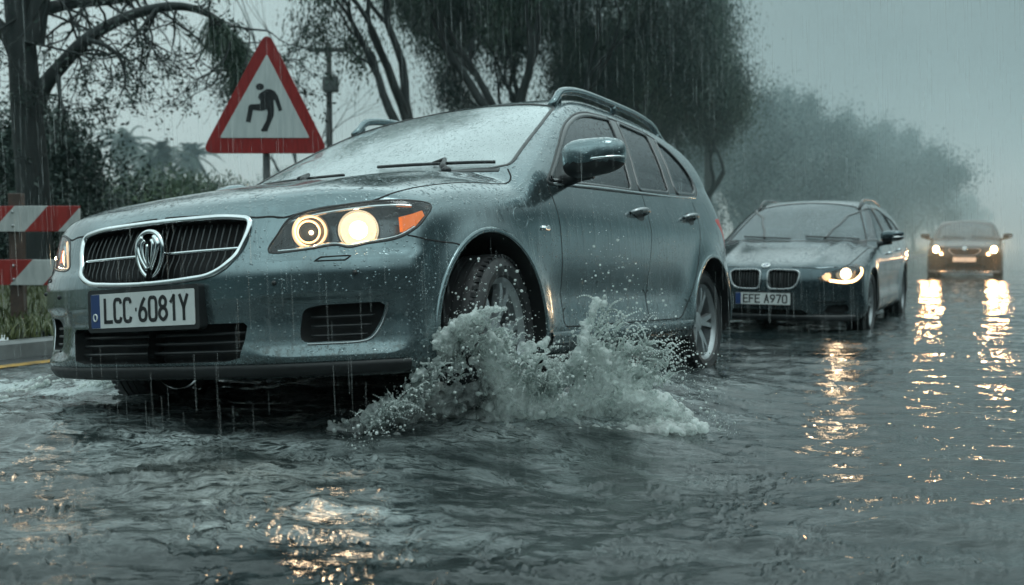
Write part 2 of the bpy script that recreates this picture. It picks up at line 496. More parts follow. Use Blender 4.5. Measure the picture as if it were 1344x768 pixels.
def glass(name, tint, film, alpha, drops=1., rough=.03, ior=1.52):
    """wet glazing: part of the light passes, a misted film catches some, the rest mirrors the sky"""
    t = NT(name); t.t.nodes.remove(t.b)
    o = t.coord()
    h = t.math('ADD', droplets(t, 120, .55, .42), t.math('MULTIPLY', droplets(t, 55, .78, .40), 1.5))
    run = t.ramp(t.noise(t.coord((1, 1, .22)), 30., 3, .6), [(.52, 0.), (.75, 1.)])
    h = t.math('ADD', h, t.math('MULTIPLY', run, .3))
    b = t.bump(h, .7*drops, .003)
    tr = t.n('ShaderNodeBsdfTransparent'); tr.inputs[0].default_value = (*tint, 1)
    df = t.n('ShaderNodeBsdfDiffuse'); 
    f = t.noise(o, 2.4, 4, .6)
    t.l(t.mix(t.ramp(f, [(.35, 0.), (.7, 1.)]), tuple(c*.75 for c in film), tuple(min(1, c*1.15) for c in film)), df.inputs[0])
    m = t.n('ShaderNodeMixShader'); t.l(t.math('SUBTRACT', 1., t.math('MULTIPLY_ADD', h, -.12*drops, alpha)), m.inputs[0]); t.l(tr.outputs[0], m.inputs[1]); t.l(df.outputs[0], m.inputs[2])
    gl = t.n('ShaderNodeBsdfGlossy'); gl.inputs['Roughness'].default_value = rough; t.l(b, gl.inputs['Normal']); gl.inputs[0].default_value = (.95, .98, 1, 1)
    fr = t.n('ShaderNodeFresnel'); fr.inputs[0].default_value = ior; t.l(b, fr.inputs['Normal'])
    m2 = t.n('ShaderNodeMixShader'); t.l(fr.outputs[0], m2.inputs[0]); t.l(m.outputs[0], m2.inputs[1]); t.l(gl.outputs[0], m2.inputs[2])
    t.l(m2.outputs[0], t.out.inputs[0])
    return t.m

M = {}
def car_materials():
    M['rubber'] = simple('tyre_rubber', (.018, .019, .020), .55, var=.3, scale=40, bump=.001)
    M['black'] = simple('black_plastic', (.016, .018, .019), .38, var=.2, scale=25)
    M['gloss_black'] = simple('gloss_black', (.008, .009, .010), .12, var=.2, coat=.5)
    M['dark'] = simple('dark_cavity', (.006, .0065, .007), .8, var=.3)
    M['chrome'] = simple('chrome', (.72, .75, .76), .10, metal=1., var=.08, scale=20)
    M['satin'] = simple('satin_alloy', (.36, .38, .39), .28, metal=.9, var=.12, scale=14)
    M['alloy_dark'] = simple('wet_dark_alloy', (.40, .42, .43), .32, metal=.78, var=.2, scale=14)
    M['seat'] = simple('seat_fabric', (.05, .052, .055), .85, var=.3, scale=60)
    M['plate'] = simple('plate_white', (.62, .64, .63), .35, var=.10, scale=12)
    M['plate_blue'] = simple('plate_blue', (.02, .05, .16), .35, var=.15)
    M['ink'] = simple('plate_ink', (.012, .012, .014), .5, var=.2)
    M['windscreen'] = glass('wet_windscreen', (.66, .73, .73), (.64, .73, .73), .46, .9, .02, 2.1)
    M['side_glass'] = glass('wet_side_glass', (.10, .13, .135), (.030, .040, .043), .55, 1., .04, 1.75)
    M['lens'] = glass('headlamp_lens', (.93, .95, .95), (.30, .32, .33), .95, .55)
    M['amber'] = glow('amber_lens', (.90, .20, .004), .50)
    M['red_lens'] = glow('red_lens', (.45, .02, .012), .10)
    M['rear_glow'] = glow('lit_marker', (1., .55, .22), 2.2)
    M['lamp'] = glow('lit_halogen', (1., .80, .52), 5.); M['lamp_rim'] = glow('lit_lamp_rim', (1., .66, .36), 1.15)
    M['ring'] = glow('lit_ring', (1., .66, .36), .95)
    M['bright'] = glow('lit_high_beam', (1., .64, .32), 46.)
    M['lamp_house'] = simple('lamp_housing', (.10, .11, .115), .22, metal=.7, var=.35, scale=18)
    M['slat'] = simple('dark_slat', (.055, .060, .062), .30, metal=.6, var=.2)
    M['seam'] = simple('panel_gap', (.004, .0045, .005), .9, var=.2)
    M['reflector'] = simple('lamp_bowl', (.45, .47, .48), .15, metal=1., var=.2, scale=12)

GLYPH = {
    'L': [[(0, 1), (0, 0), (.5, 0)]], 'C': [[('s', [(.5, .80), (.42, .97), (.25, 1), (.08, .97), (0, .8), (0, .5), (0, .2), (.08, .03), (.25, 0), (.42, .03), (.5, .20)])]],
    '0': [[('s', [(.25, 1), (.42, .97), (.5, .8), (.5, .5), (.5, .2), (.42, .03), (.25, 0), (.08, .03), (0, .2), (0, .5), (0, .8), (.08, .97), (.25, 1)])]],
    '6': [[('s', [(.42, 1), (.25, .82), (.08, .52), (0, .28), (.07, .06), (.25, 0), (.43, .06), (.5, .28), (.42, .48), (.25, .54), (.08, .46)])]],
    '9': [[('s', [(.08, 0), (.25, .18), (.42, .48), (.5, .72), (.43, .94), (.25, 1), (.07, .94), (0, .72), (.08, .52), (.25, .46), (.42, .54)])]],
    '8': [[('s', [(.25, .54), (.43, .64), (.45, .86), (.25, 1), (.05, .86), (.07, .64), (.25, .54), (.46, .42), (.5, .18), (.25, 0), (0, .18), (.04, .42), (.25, .54)])]],
    '1': [[(.10, .78), (.30, 1), (.30, 0)]], 'Y': [[(0, 1), (.25, .48), (.25, 0)], [(.5, 1), (.25, .48)]],
    'E': [[(.5, 1), (0, 1), (0, 0), (.5, 0)], [(0, .52), (.42, .52)]], 'F': [[(.5, 1), (0, 1), (0, 0)], [(0, .52), (.42, .52)]],
    'A': [[(0, 0), (.25, 1), (.5, 0)], [(.09, .33), (.41, .33)]], '7': [[(0, 1), (.5, 1), (.18, 0)]], '\u00b7': [[(.10, .50), (.20, .50)]]}
def lettering(body, name, m, parent, w, h, place, stroke=.010):
    """plate characters drawn as flat strokes"""
    adv = [.40 if c in ' \u00b7' else .74 for c in body]; tot = sum(adv)-.24; sx = w/tot; b = MB(); x = 0.
    for c, a in zip(body, adv):
        for st in GLYPH.get(c, []):
            pts = spline(st[0][1], 5) if st[0][0] == 's' else np.array(st, float)
            if st[0][0] != 's': pts = np.vstack([np.linspace(p, q, 4)[:-1] for p, q in zip(pts[:-1], pts[1:])]+[pts[-1:]])
            P = np.array([place((x+u)*sx-w/2, (v-.5)*h) for u, v in pts])
            if c in 'LEFY7A1' and st[0][0] != 's':
                for p, q in zip(st[:-1], st[1:]):
                    A, B = [np.array(place((x+u)*sx-w/2, (v-.5)*h)) for u, v in (p, q)]; d = (B-A)/np.linalg.norm(B-A); n = np.array([d[2], 0, -d[0]])*stroke/2; e = d*stroke*.45
                    b.add([A-e-n, B+e-n, B+e+n, A-e+n], [(0, 1, 2, 3)])
            else: b.strip(P, np.tile([0, -1., 0], (len(P), 1)), stroke, .0004, sink=0.)
        x += a
    return b.build(name, m, parent, smooth=False)

def text_mesh(body, name, m, parent, w, h, place, depth=.0015, bold=.0, spacing=1.):
    """flat lettering w wide and h high; place(x, z) -> 3-D point of a point of the text plane"""
    cu = bpy.data.curves.new(name, 'FONT'); cu.body = body; cu.size = 1.; cu.offset = bold; cu.resolution_u = 6; cu.space_character = spacing
    o = bpy.data.objects.new(name, cu); COL.objects.link(o)
    bpy.context.view_layer.update()
    me = bpy.data.meshes.new_from_object(o.evaluated_get(bpy.context.evaluated_depsgraph_get()))
    COL.objects.unlink(o); bpy.data.objects.remove(o); bpy.data.curves.remove(cu)
    n = len(me.vertices); v = np.zeros(n*3, np.float32); me.vertices.foreach_get('co', v); v = v.reshape(-1, 3)
    lo, hi = v.min(0), v.max(0)
    a = ((v[:, 0]-lo[0])/(hi[0]-lo[0])-.5)*w; b = ((v[:, 1]-lo[1])/(hi[1]-lo[1])-.5)*h
    q = np.array([place(x, z) for x, z in zip(a, b)], np.float32)
    me.vertices.foreach_set('co', q.ravel()); me.name = name; me.materials.append(m); me.update()
    ob = bpy.data.objects.new(name, me); return link(ob, parent)

def make_wheel(parent, c, side, r=.315, w=.205, rim=.215, steer=0., style=0, n=48):
    """tyre and rim as children; c is the wheel centre, side +1 for the car's left; the wheel turns with its hub"""
    hub = bpy.data.objects.new('wheel', None); hub.empty_display_size = .1; link(hub, parent)
    hub.location = c; hub.rotation_euler = (0, 0, steer)
    if side < 0: hub.rotation_euler[2] += np.pi
    b = MB(); h = w/2
    prof = [(-h*.72, rim-.006), (-h*.96, rim+.012), (-h*1.04, (rim+r)/2), (-h*.98, r-.035), (-h*.84, r-.012), (-h*.62, r-.002)]
    for k in (-.34, 0, .34): prof += [(h*(k-.05), r), (h*(k-.04), r-.009), (h*(k+.04), r-.009), (h*(k+.05), r)]
    prof += [(h*.62, r-.002), (h*.84, r-.012), (h*.98, r-.035), (h*1.04, (rim+r)/2), (h*.96, rim+.012), (h*.72, rim-.006)]
    b.lathe(prof, n=n)
    # shoulder tread blocks
    for k in range(60 if n > 40 else 0):
        t = 2*np.pi*k/60; ct, st = np.cos(t), np.sin(t)
        R = np.array([[1, 0, 0], [0, ct, -st], [0, st, ct]])
        for s in (-1, 1): b.box(R@np.array([s*h*.74, 0, r-.008]), (h*.30, .018, .008), R)
    b.build('tyre', M['rubber'], hub, angle=35)
    a = MB()
    a.lathe([(-h*.7, rim-.008), (h*.62, rim-.020), (h*.80, rim-.004), (h*.84, rim+.004), (h*.78, rim+.010)], n=n)
    a.lathe([(h*.52, .001), (h*.56, .030), (h*.52, .055), (h*.36, .066), (-h*.2, .07)], n=24)
    pairs = 5
    for k in range(pairs):
        for s in (-1, 1):
            t = 2*np.pi*k/pairs + s*(.20 if style == 0 else .13)
            t2 = 2*np.pi*k/pairs + s*(.33 if style == 0 else .17)
            d0 = np.array([0, np.cos(t), np.sin(t)]); d1 = np.array([0, np.cos(t2), np.sin(t2)])
            e0 = np.array([0, -np.sin(t), np.cos(t)]); e1 = np.array([0, -np.sin(t2), np.cos(t2)])
            w0, w1 = .020, .014
            P = [d0*.045+[h*.50, 0, 0], d0*.10+[h*.62, 0, 0], d1*(rim-.045)+[h*.70, 0, 0], d1*(rim-.006)+[h*.66, 0, 0]]
            V = []; 
            for i, p in enumerate(P):
                e = e0 if i < 2 else e1; ww = w0+(w1-w0)*i/3
                V += [p-e*ww-[.028, 0, 0], p-e*ww*.8, p+e*ww*.8, p+e*ww-[.028, 0, 0]]
            F = []
            for i in range(3):
                for q in range(3): F.append((i*4+q, (i+1)*4+q, (i+1)*4+q+1, i*4+q+1))
            a.add(V, F)
    a.build('rim', M['satin'] if style == 0 else M['alloy_dark'], hub, angle=40)
    d = MB(); d.lathe([(-h*.62, .001), (-h*.62, rim-.012)], n=32); d.build('inner_disc', M['dark'], hub)
    d = MB(); d.lathe([(-h*.3, .001), (-h*.3, .150), (-h*.22, .152), (-h*.22, .06)], n=32); d.build('brake_disc', M['alloy_dark'], hub)
    return hub

def sheet_depth(C, p):            # outward normals of surface points
    return C.normal(np.asarray(p, float))

def make_mirror(parent, base, body_m, s=1., size=(.105, .085, .075)):
    """door mirror on the car's left: a rounded housing on a short dark arm"""
    hub = bpy.data.objects.new('door_mirror', None); hub.empty_display_size = .1; link(hub, parent)
    b = np.array(base, float)
    L, D, H = size
    # housing: superellipsoid, flat at its rear
    V = []; F = []; nu, nv = 28, 16
    for i in range(nv+1):
        a = np.pi*i/nv
        for k in range(nu):
            t = 2*np.pi*k/nu
            cx = np.sign(np.cos(t))*abs(np.cos(t))**.62*np.sin(a)**.55; cz = np.sign(np.sin(t))*abs(np.sin(t))**.62*np.sin(a)**.55
            yy = -np.cos(a)
            tap = 1.0-.10*cx                                  # lower towards the tip
            y2 = yy*D*1.1 if yy < 0 else yy*D*.25
            V.append(b+[L*1.18+cx*L+0*y2, y2+.03*cx-.02, .105+cz*H*tap+.008*cx])
    for i in range(nv):
        for k in range(nu): F.append((i*nu+k, i*nu+(k+1) % nu, (i+1)*nu+(k+1) % nu, (i+1)*nu+k))
    V = np.array(V)
    low = [f for f in F if np.mean(V[list(f), 2]) < b[2]+.105-H*.38]
    top = [f for f in F if f not in low]
    m1 = MB(); m1.add(V, top); m1.build('mirror_cap', body_m, hub)
    m2 = MB(); m2.add(V, low)
    arm = [b+[-.06, -.005, .005], b+[.0, -.01, .02], b+[.07, -.012, .035], b+[.13, -.01, .045]]
    m2.tube(arm, [.030, .030, .026, .030], n=10, sx=.8)
    m2.build('mirror_base', M['black'], hub)
    g = MB(); zz = b[2]+.105-H*.26
    line = []
    for x in np.linspace(.15, .98, 12):
        cx = x
        # front of the housing at this height
        qz = -.26; q = (1-abs(cx)**(1/.31))**.31 if abs(cx) < 1 else 0
        yy = -D*1.1*max(.05, 1-abs(cx)**3.2)**.5*.93
        line.append(b+[L*1.18+cx*L*1.0, yy+.03*cx-.022, .105+qz*H+.008*cx])
    g.tube(line, .007, n=6); g.build('indicator_strip', M['chrome'], hub)
    gl = MB(); pts = [b+[L*1.18+L*.85*np.cos(t), D*.25-.014, .105+H*.8*np.sin(t)] for t in np.linspace(0, 2*np.pi, 20, endpoint=False)]
    gl.prism(pts, (0, 0, 0), (0, .004, 0)); gl.build('mirror_glass', M['chrome'], hub)
    return hub

def mirror_copy(o, parent):
    """a mirrored twin (car's other side) of a part and its sub-parts, as real geometry"""
    c = o.copy()
    if o.data is not None:
        c.data = o.data.copy(); me = c.data
        if o.type == 'MESH':
            n = len(me.vertices); v = np.zeros(n*3, np.float32); me.vertices.foreach_get('co', v); v = v.reshape(-1, 3); v[:, 0] *= -1
            nn = None
            if me.has_custom_normals:
                q = np.zeros(len(me.loops)*3, np.float32); me.corner_normals.foreach_get('vector', q); q = q.reshape(-1, 3)
                li = np.zeros(len(me.loops), np.int32); me.loops.foreach_get('vertex_index', li)
                nn = np.zeros((n, 3), np.float32); nn[li] = q*[-1, 1, 1]
            me.vertices.foreach_set('co', v.ravel()); me.flip_normals()
            if nn is not None: me.normals_split_custom_set_from_vertices(nn.tolist())
            me.update()
    c.location = (-o.location[0], o.location[1], o.location[2])
    COL.objects.link(c); c.parent = parent
    for ch in list(o.children): mirror_copy(ch, c)
    return c

def build_car(cfg, name):
    """every car is a closed body surface, cut along its real panel lines into parts"""
    C = CarShape(cfg['P']); P = cfg['P']; pm = cfg['paint']
    root = empty(name)
    feats = []; F = cfg['feats']
    for k in F: feats.append(k)
    v, N, T, cls = region_mesh(C, [(f['n'], f['proj'], f['poly'], f.get('test')) for f in feats], cfg['nb'], cfg['dl'])
    reg = {f['n']: k for k, f in enumerate(feats)}
    # plain body: both halves in one mesh
    bits = [both(*sub(v, N, T[cls == -1]))]
    vv, nn, tt = bits[0]
    body = mesh('body', vv, tt, pm, root, nn)
    made = {'body': body}
    for f in feats:
        S = sub(v, N, T[cls == reg[f['n']]])
        if len(S[2]) == 0: continue
        kind = f['kind']; par = made.get(f.get('parent'), root)
        if kind == 'panel2': made[f['n']] = mesh(f['part'], *[both(*S)[i] for i in (0, 2)], f.get('mat', pm), root, both(*S)[1])
        elif kind == 'panel':
            a = mesh(f['part'], S[0], S[2], f.get('mat', pm), root, S[1]); made[f['n']] = a
        elif kind == 'glass':
            made[f['n']] = mesh(f['part'], S[0]-S[1]*f.get('sink', .004), S[2], f['mat'], par, S[1])
        elif kind == 'glass2':
            B = both(*S); made[f['n']] = mesh(f['part'], B[0]-B[1]*f.get('sink', .004), B[2], f['mat'], root, B[1])
        elif kind == 'arch':
            w, walls, back = recess(S[0], S[2], np.array([-.34, 0, 0])); 
            made[f['n']] = mesh('wheel_arch', w, [walls, back], M['dark'], root, smooth=False)
        elif kind == 'hole2':
            B = both(*S); w, walls, back = recess(B[0], B[2], np.array(f.get('off', (0, .07, 0))))
            ob = mesh(f['part'], w, [walls, back], f.get('mat', M['dark']), root, smooth=False); made[f['n']] = ob
        elif kind == 'hole':
            w, walls, back = recess(S[0], S[2], np.array(f.get('off', (0, .07, 0))))
            made[f['n']] = mesh(f['part'], w, [walls, back], f.get('mat', M['dark']), root, smooth=False)
        elif kind == 'lamp':
            w, walls, back = recess(S[0], S[2], np.array(f.get('off', (-.05, .06, 0))))
            ob = mesh(f['part'], w, [walls, back], f.get('mat', M['gloss_black']), root, smooth=False); made[f['n']] = ob
            mesh('lens', S[0]+S[1]*.001, S[2], M['lens'], ob, S[1])
    return C, root, made

def side_loop(C, poly, step=.02, closed=True):
    p = resample(poly, step, closed); q = C.on_side(p); return q, C.normal(q)

def wipers(root, C, x0, flip, wsy):
    b = MB()
    p = np.array([[x0, 0], [x0-flip*.12, .02], [x0-flip*.46, .055]])
    return b
# ---------------------------------------------------------------- the grey-green estate in front
def diag(P): P = np.asarray(P, float); return np.stack([(P[:, 0]+P[:, 1])*.70711, P[:, 2]], 1)
def rdiag(P): P = np.asarray(P, float); return np.stack([(P[:, 0]-P[:, 1])*.70711, P[:, 2]], 1)
def circle_arch(y, z, r, bottom=.05, n=40):
    t = np.linspace(-.35, np.pi+.35, n); p = np.stack([y+r*np.cos(t), z+r*np.sin(t)], 1)
    return np.vstack([p, [[p[-1, 0], bottom], [p[0, 0], bottom]]])
def sym(half):                       # half outline from top centre to bottom centre, x>0
    h = np.asarray(half, float); return np.vstack([h, (h*[-1, 1])[::-1]])

def seat(b, c, w=.46):
    x, y, z = c
    b.box((x, y, z), (w, .48, .14)); R = Matrix.Rotation(-.28, 3, 'X')
    b.box((x, y+.30, z+.36), (w*.95, .13, .62), np.array(R)); b.box((x, y+.40, z+.76), (w*.5, .09, .17), np.array(R))

def cabin(root, C, left=True, lo=.55, dash=.62):
    b = MB(); P = C.P
    for x in (-.36, .36): seat(b, (x, P['yf']+1.35, lo))
    b.box((0, P['yf']+2.15, lo), (1.25, .5, .14)); b.box((0, P['yf']+2.42, lo+.33), (1.2, .14, .55), np.array(Matrix.Rotation(-.25, 3, 'X')))
    b.build('seat', M['seat'], root, angle=40)
    d = MB(); d.box((0, dash, P['belt']-.10), (1.42, .34, .16)); d.box((0, dash-.12, P['belt']-.03), (1.36, .30, .04)); d.build('dashboard', M['black'], root, angle=40)
    s = MB(); t = np.linspace(0, 2*np.pi, 28, endpoint=False); R = np.array(Matrix.Rotation(.45, 3, 'X'))
    c = np.array([.36 if left else -.36, dash+.28, P['belt']-.04])
    s.tube((np.stack([.18*np.cos(t), 0*t, .18*np.sin(t)], 1)@R.T)+c, .014, n=7, closed=True)
    for a in (0, 2.5, 3.78): s.tube([c, c+R@np.array([.18*np.cos(a+.1), 0, .18*np.sin(a+.1)])], .014, n=6)
    s.build('steering_wheel', M['black'], root)
    r = MB(); top = C.on_top([[0, P['wsy']+.86]])[0]; r.box(top+np.array([0, .04, -.09]), (.22, .03, .065)); r.tube([top+np.array([0, .04, -.06]), top+np.array([0, 0, -.005])], .01, n=6); r.build('rear_view_mirror', M['black'], root)

WIN = dict(
    a=rnd([(.405, .955, .02), (.845, 1.250, .10), (1.07, 1.343, .12), (1.25, 1.384, .1), (1.555, 1.404, .03), (1.325, .990, .03)], .03),
    b=rnd([(1.655, 1.404, .03), (2.055, 1.384, .04), (1.895, 1.026, .03), (1.430, 1.000, .03)], .03),
    c=rnd([(2.150, 1.374, .04), (2.305, 1.325, .08), (2.425, 1.222, .09), (2.452, 1.11, .06), (2.36, 1.055, .06), (2.015, 1.034, .03)], .04))
ALLWIN = rnd([(.365, .940, .02), (.835, 1.262, .10), (1.07, 1.356, .12), (1.25, 1.398, .1), (1.65, 1.418, .2), (2.06, 1.400, .15), (2.32, 1.338, .1), (2.445, 1.228, .09), (2.472, 1.10, .06), (2.37, 1.040, .06), (1.5, .985, .2)], .04)

def make_wagon():
    P = WAGON; pm = paint('wet_grey_green_paint', (.165, .222, .236), 1.0)
    Ctmp = CarShape(P)
    HL = diag(spline([(.490, -.877, .641), (.508, -.853, .700), (.540, -.826, .752), (.604, -.793, .772), (.689, -.742, .786), (.786, -.667, .797), (.85, -.585, .797), (.880, -.515, .786), (.891, -.570, .738), (.882, -.616, .701), (.842, -.668, .669), (.768, -.733, .655), (.725, -.765, .645), (.686, -.787, .655), (.601, -.834, .644)], 5, True))
    hood = np.array([(-.03, -.874), (.2, -.874), (.385, -.862), (.47, -.845), (.545, -.822), (.69, -.742), (.775, -.675), (.802, -.60), (.800, -.41), (.805, -.217), (.822, .09), (.822, .15), (.800, .20), (.76, .225), (.70, .19), (.55, .135), (.3, .080), (-.03, .060)])
    ws = np.array([(-.03, .075), (.3, .098), (.55, .155), (.70, .212), (.752, .262), (.758, .29), (.730, .44), (.682, .70), (.622, .965), (.59, 1.0), (.45, 1.035), (.25, 1.06), (-.03, 1.07)])
    grille = sym(rnd([(0, .776), (.30, .772, .05), (.408, .757, .03), (.402, .70, .05), (.365, .612, .10), (.29, .574, .12), (.13, .564, .1), (0, .561)], .02, 6)[4:-4])
    low = sym([(0, .418), (.405, .418), (.418, .410), (.412, .365), (.396, .305), (.345, .294), (0, .291)])
    pocket = rnd([(.582, .346, .02), (.574, .38, .03), (.584, .452, .03), (.635, .464, .03), (.815, .467, .02), (.795, .40, .03), (.768, .346, .03)], .02)
    df = np.array([(.372, .94), (.372, .724), (.398, .45), (.392, .345), (1.335, .345), (1.350, .6), (1.440, .975), (1.61, 1.424), (1.25, 1.404), (1.07, 1.362), (.835, 1.268), (.365, .945)])
    dr = np.array([(1.335, .345), (1.350, .6), (1.440, .975), (1.61, 1.424), (1.65, 1.424), (2.06, 1.406), (2.10, 1.39), (1.955, 1.03), (2.245, 1.02), (2.20, .85), (2.06, .65), (1.90, .44), (1.80, .345)])
    up = lambda p, n: (n[:, 2] > .08) & (p[:, 2] > .6)
    fr = lambda p, n: n[:, 1] < -.15
    frs = lambda p, n: (p[:, 1] < -.3) & (p[:, 2] < .9)
    sd = lambda p, n: (n[:, 0] > .25)
    tail = rdiag([(.90, 2.60, .92), (.885, 2.66, .80), (.885, 2.72, .66), (.70, 2.95, .66), (.70, 2.93, .84), (.80, 2.80, .95)])
    mark = rdiag([(.917, 2.555, .60), (.900, 2.63, .60), (.893, 2.66, .43), (.908, 2.60, .43)])
    rwin = np.array([(0, 1.30), (.52, 1.28), (.60, 1.06), (.60, 1.03), (0, 1.02)]); rwin = np.vstack([rwin, [(-.03, 1.02), (-.03, 1.30)]])
    cfg = dict(P=P, paint=pm, nb=300, dl=.0115, feats=[
        dict(n='bumper', part='front_bumper', kind='panel2', proj='whole', poly=[(-1.4, .0), (-1.4, .650), (-.80, .650), (-.70, .668), (-.64, .679), (-.58, .666), (-.43, .656), (-.40, .643), (-.45, .3), (-.45, .0)], test=None),
        dict(n='hood', part='bonnet', kind='panel2', proj='top', poly=hood, test=up),
        dict(n='door', part='front_door', kind='panel', proj='side', poly=df, test=sd),
        dict(n='rdoor', part='rear_door', kind='panel', proj='side', poly=dr, test=sd),
        dict(n='ws', part='windscreen', kind='glass2', proj='top', poly=ws, test=lambda p, n: (p[:, 2] > .9) & (p[:, 1] < 1.3), mat=M['windscreen'], sink=.003),
        dict(n='wa', part='window', kind='glass', proj='side', poly=WIN['a'], parent='door', test=sd, mat=M['side_glass']),
        dict(n='wb', part='window', kind='glass', proj='side', poly=WIN['b'], parent='rdoor', test=sd, mat=M['side_glass']),
        dict(n='wc', part='quarter_window', kind='glass', proj='side', poly=WIN['c'], test=sd, mat=M['side_glass']),
        dict(n='rw', part='rear_window', kind='glass2', proj='rear', poly=rwin, test=lambda p, n: p[:, 1] > 2.5, mat=M['side_glass']),
        dict(n='tail', part='tail_light', kind='panel', proj='rdiag', poly=tail, test=lambda p, n: p[:, 1] > 2.4, mat=M['red_lens']),
        dict(n='mark', part='side_reflector', kind='panel', proj='rdiag', poly=mark, test=lambda p, n: p[:, 1] > 2.4, mat=M['rear_glow']),
        dict(n='hl', part='headlight', kind='lamp', proj='diag', poly=HL, test=frs, off=(-.055, .060, 0), mat=M['lamp_house']),
        dict(n='grille', part='grille', kind='hole2', proj='front', poly=grille, test=fr, off=(0, .06, 0)),
        dict(n='low', part='lower_grille', kind='hole2', proj='front', poly=low, test=fr, off=(0, .07, 0)),
        dict(n='pocket', part='fog_light_grille', kind='hole', proj='front', poly=pocket, test=fr, off=(0, .05, 0)),
        dict(n='af', part='wheel_arch', kind='arch', proj='side', poly=circle_arch(P['yf']-.01, P['zw']+.02, .372), test=None),
        dict(n='ar', part='wheel_arch', kind='arch', proj='side', poly=circle_arch(P['yr'], P['zw'], .365), test=None)])
    C, root, made = build_car(cfg, 'estate_car')
    left = [made[k] for k in ('door', 'rdoor', 'wc', 'tail', 'mark', 'hl', 'pocket', 'af', 'ar') if k in made]
    new = []
    # ---- headlight insides (sub-parts)
    hl = made['hl']; ax = np.array([.60, -.80, .0]); sx = np.array([.80, .60, 0]); uz = np.array([0, 0, 1.])
    def disc(c, r, n=32, d=0.): t = np.linspace(0, 2*np.pi, n, endpoint=False); return np.array(c)+ax*d+r*(np.cos(t)[:, None]*sx+np.sin(t)[:, None]*uz)
    c1 = np.array([.608, -.814, .704])-ax*.036; c2 = np.array([.742, -.735, .703])-ax*.040
    b = MB()
    for c, r in ((c1, .058), (c2, .066)):
        for (r0, d0, r1, d1) in ((r, .012, r*1.08, .0), (r, .012, r*.55, -.03)):
            A, B = disc(c, r0, d=d0), disc(c, r1, d=d1); b.add(np.vstack([A, B]), [(i, (i+1) % 32, (i+1) % 32+32, i+32) for i in range(32)])
        A = disc(c, r*.56, d=-.03); b.add(A, [tuple(range(32))])
    b.build('lamp_bowl', M['reflector'], hl, angle=50)
    b = MB(); b.tube(disc(c1, .050, 36, .012), .0042, n=8, closed=True); b.tube(disc(c1-sx*.006, .036, 36, .004), .0035, n=6, closed=True)
    b.tube(np.array([c1+ax*.012+.053*(np.cos(t)*sx+np.sin(t)*uz) for t in np.linspace(2.2, 4.2, 14)]), .006, n=8)
    b.build('lit_ring', M['ring'], hl)
    b = MB(); A = disc(c2, .044, 28, .004); B = disc(c2, .030, 28, .013); D = disc(c2, .012, 28, .018)
    b.add(np.vstack([B, B, D]), [(i+28, (i+1) % 28+28, (i+1) % 28+56, i+56) for i in range(28)]+[tuple(range(56, 84))]); b.build('lit_bulb', M['lamp'], hl)
    b = MB(); b.add(np.vstack([disc(c2, .058, 28, .010), A, B]), [(i, (i+1) % 28, (i+1) % 28+28, i+28) for i in range(28)]+[(i+28, (i+1) % 28+28, (i+1) % 28+56, i+56) for i in range(28)]); b.build('lit_lamp_rim', M['lamp_rim'], hl)
    b = MB(); A = disc(c1, .031, 28, .0); b.add(A, [tuple(range(28))]); b.build('projector_lens', M['gloss_black'], hl)
    am = Ctmp.cast(np.array([(1.3, y-.25, z) for y, z in ((-.652, .745), (-.60, .756), (-.555, .768), (-.548, .75), (-.60, .713), (-.655, .694))]), np.tile([-.86, .5, 0], (6, 1)), 0, 1.2)[0]
    am = am-C.normal(am)*.010
    b = MB(); b.prism(am, (0, 0, 0), (-.02, .012, 0)); b.build('turn_indicator', M['amber'], hl, smooth=False)
    b = MB()                                                     # chrome bezel running along the lamp's upper and lower edge
    q = Ctmp.cast(np.array([(x+.5, y-.5, z) for x, y, z in spline([(.53, -.835, .742), (.604, -.793, .762), (.689, -.742, .776), (.786, -.667, .787), (.85, -.585, .787)], 6)]), np.tile([-.7071, .7071, 0], (25, 1)), 0, 1.2)[0]
    n = C.normal(q); b.strip(q-n*.012, n, .012, .004)
    q = Ctmp.cast(np.array([(x+.5, y-.5, z) for x, y, z in spline([(.515, -.868, .648), (.601, -.830, .652), (.68, -.79, .663), (.725, -.765, .655), (.768, -.730, .663), (.842, -.663, .679), (.878, -.61, .71)], 6)]), np.tile([-.7071, .7071, 0], (37, 1)), 0, 1.2)[0]
    n = C.normal(q); b.strip(q-n*.010, n, .010, .004); b.build('chrome_bezel', M['chrome'], hl)
    # dark rubber line round the lens
    q = resample(HL, .012, True); P3 = Ctmp.cast(np.stack([q[:, 0]*.70711+.9, q[:, 0]*.70711-.9, q[:, 1]], 1), np.tile([-.7071, .7071, 0], (len(q), 1)), 0, 1.6)[0]
    b = MB(); b.strip(P3, C.normal(P3), .007, .002, closed=True); b.build('lamp_seal', M['black'], hl)
    # ---- doors: handles, window seals
    for key, wn, (y0, y1, z0, z1) in (('door', 'a', (1.185, 1.405, .868, .880)), ('rdoor', 'b', (1.965, 2.175, .892, .902))):
        o = made[key]
        q = C.on_side([(y0+(y1-y0)*t, z0+(z1-z0)*t) for t in np.linspace(0, 1, 9)]); n = C.normal(q)
        lift = np.array([.004, .024, .033, .036, .037, .036, .033, .024, .004])[:, None]
        b = MB(); b.tube(q+n*lift, np.array([.010, .013, .014, .0145, .0145, .0145, .014, .013, .010]), n=10, sx=1.0); b.build('handle', M['satin'], o)
        b = MB(); c = q[4]; t = np.linspace(0, 2*np.pi, 22, endpoint=False)
        e = C.on_side(np.stack([c[1]+.062*np.cos(t), c[2]-.006+.034*np.sin(t)], 1)); b.add(e+C.normal(e)*.0012, [tuple(range(22))]); b.build('handle_recess', M['black'], o)
        q, n = side_loop(C, WIN[wn], .02); b = MB(); b.strip(q, n, .024, .0055, closed=True); b.build('window_seal', M['gloss_black'], o)
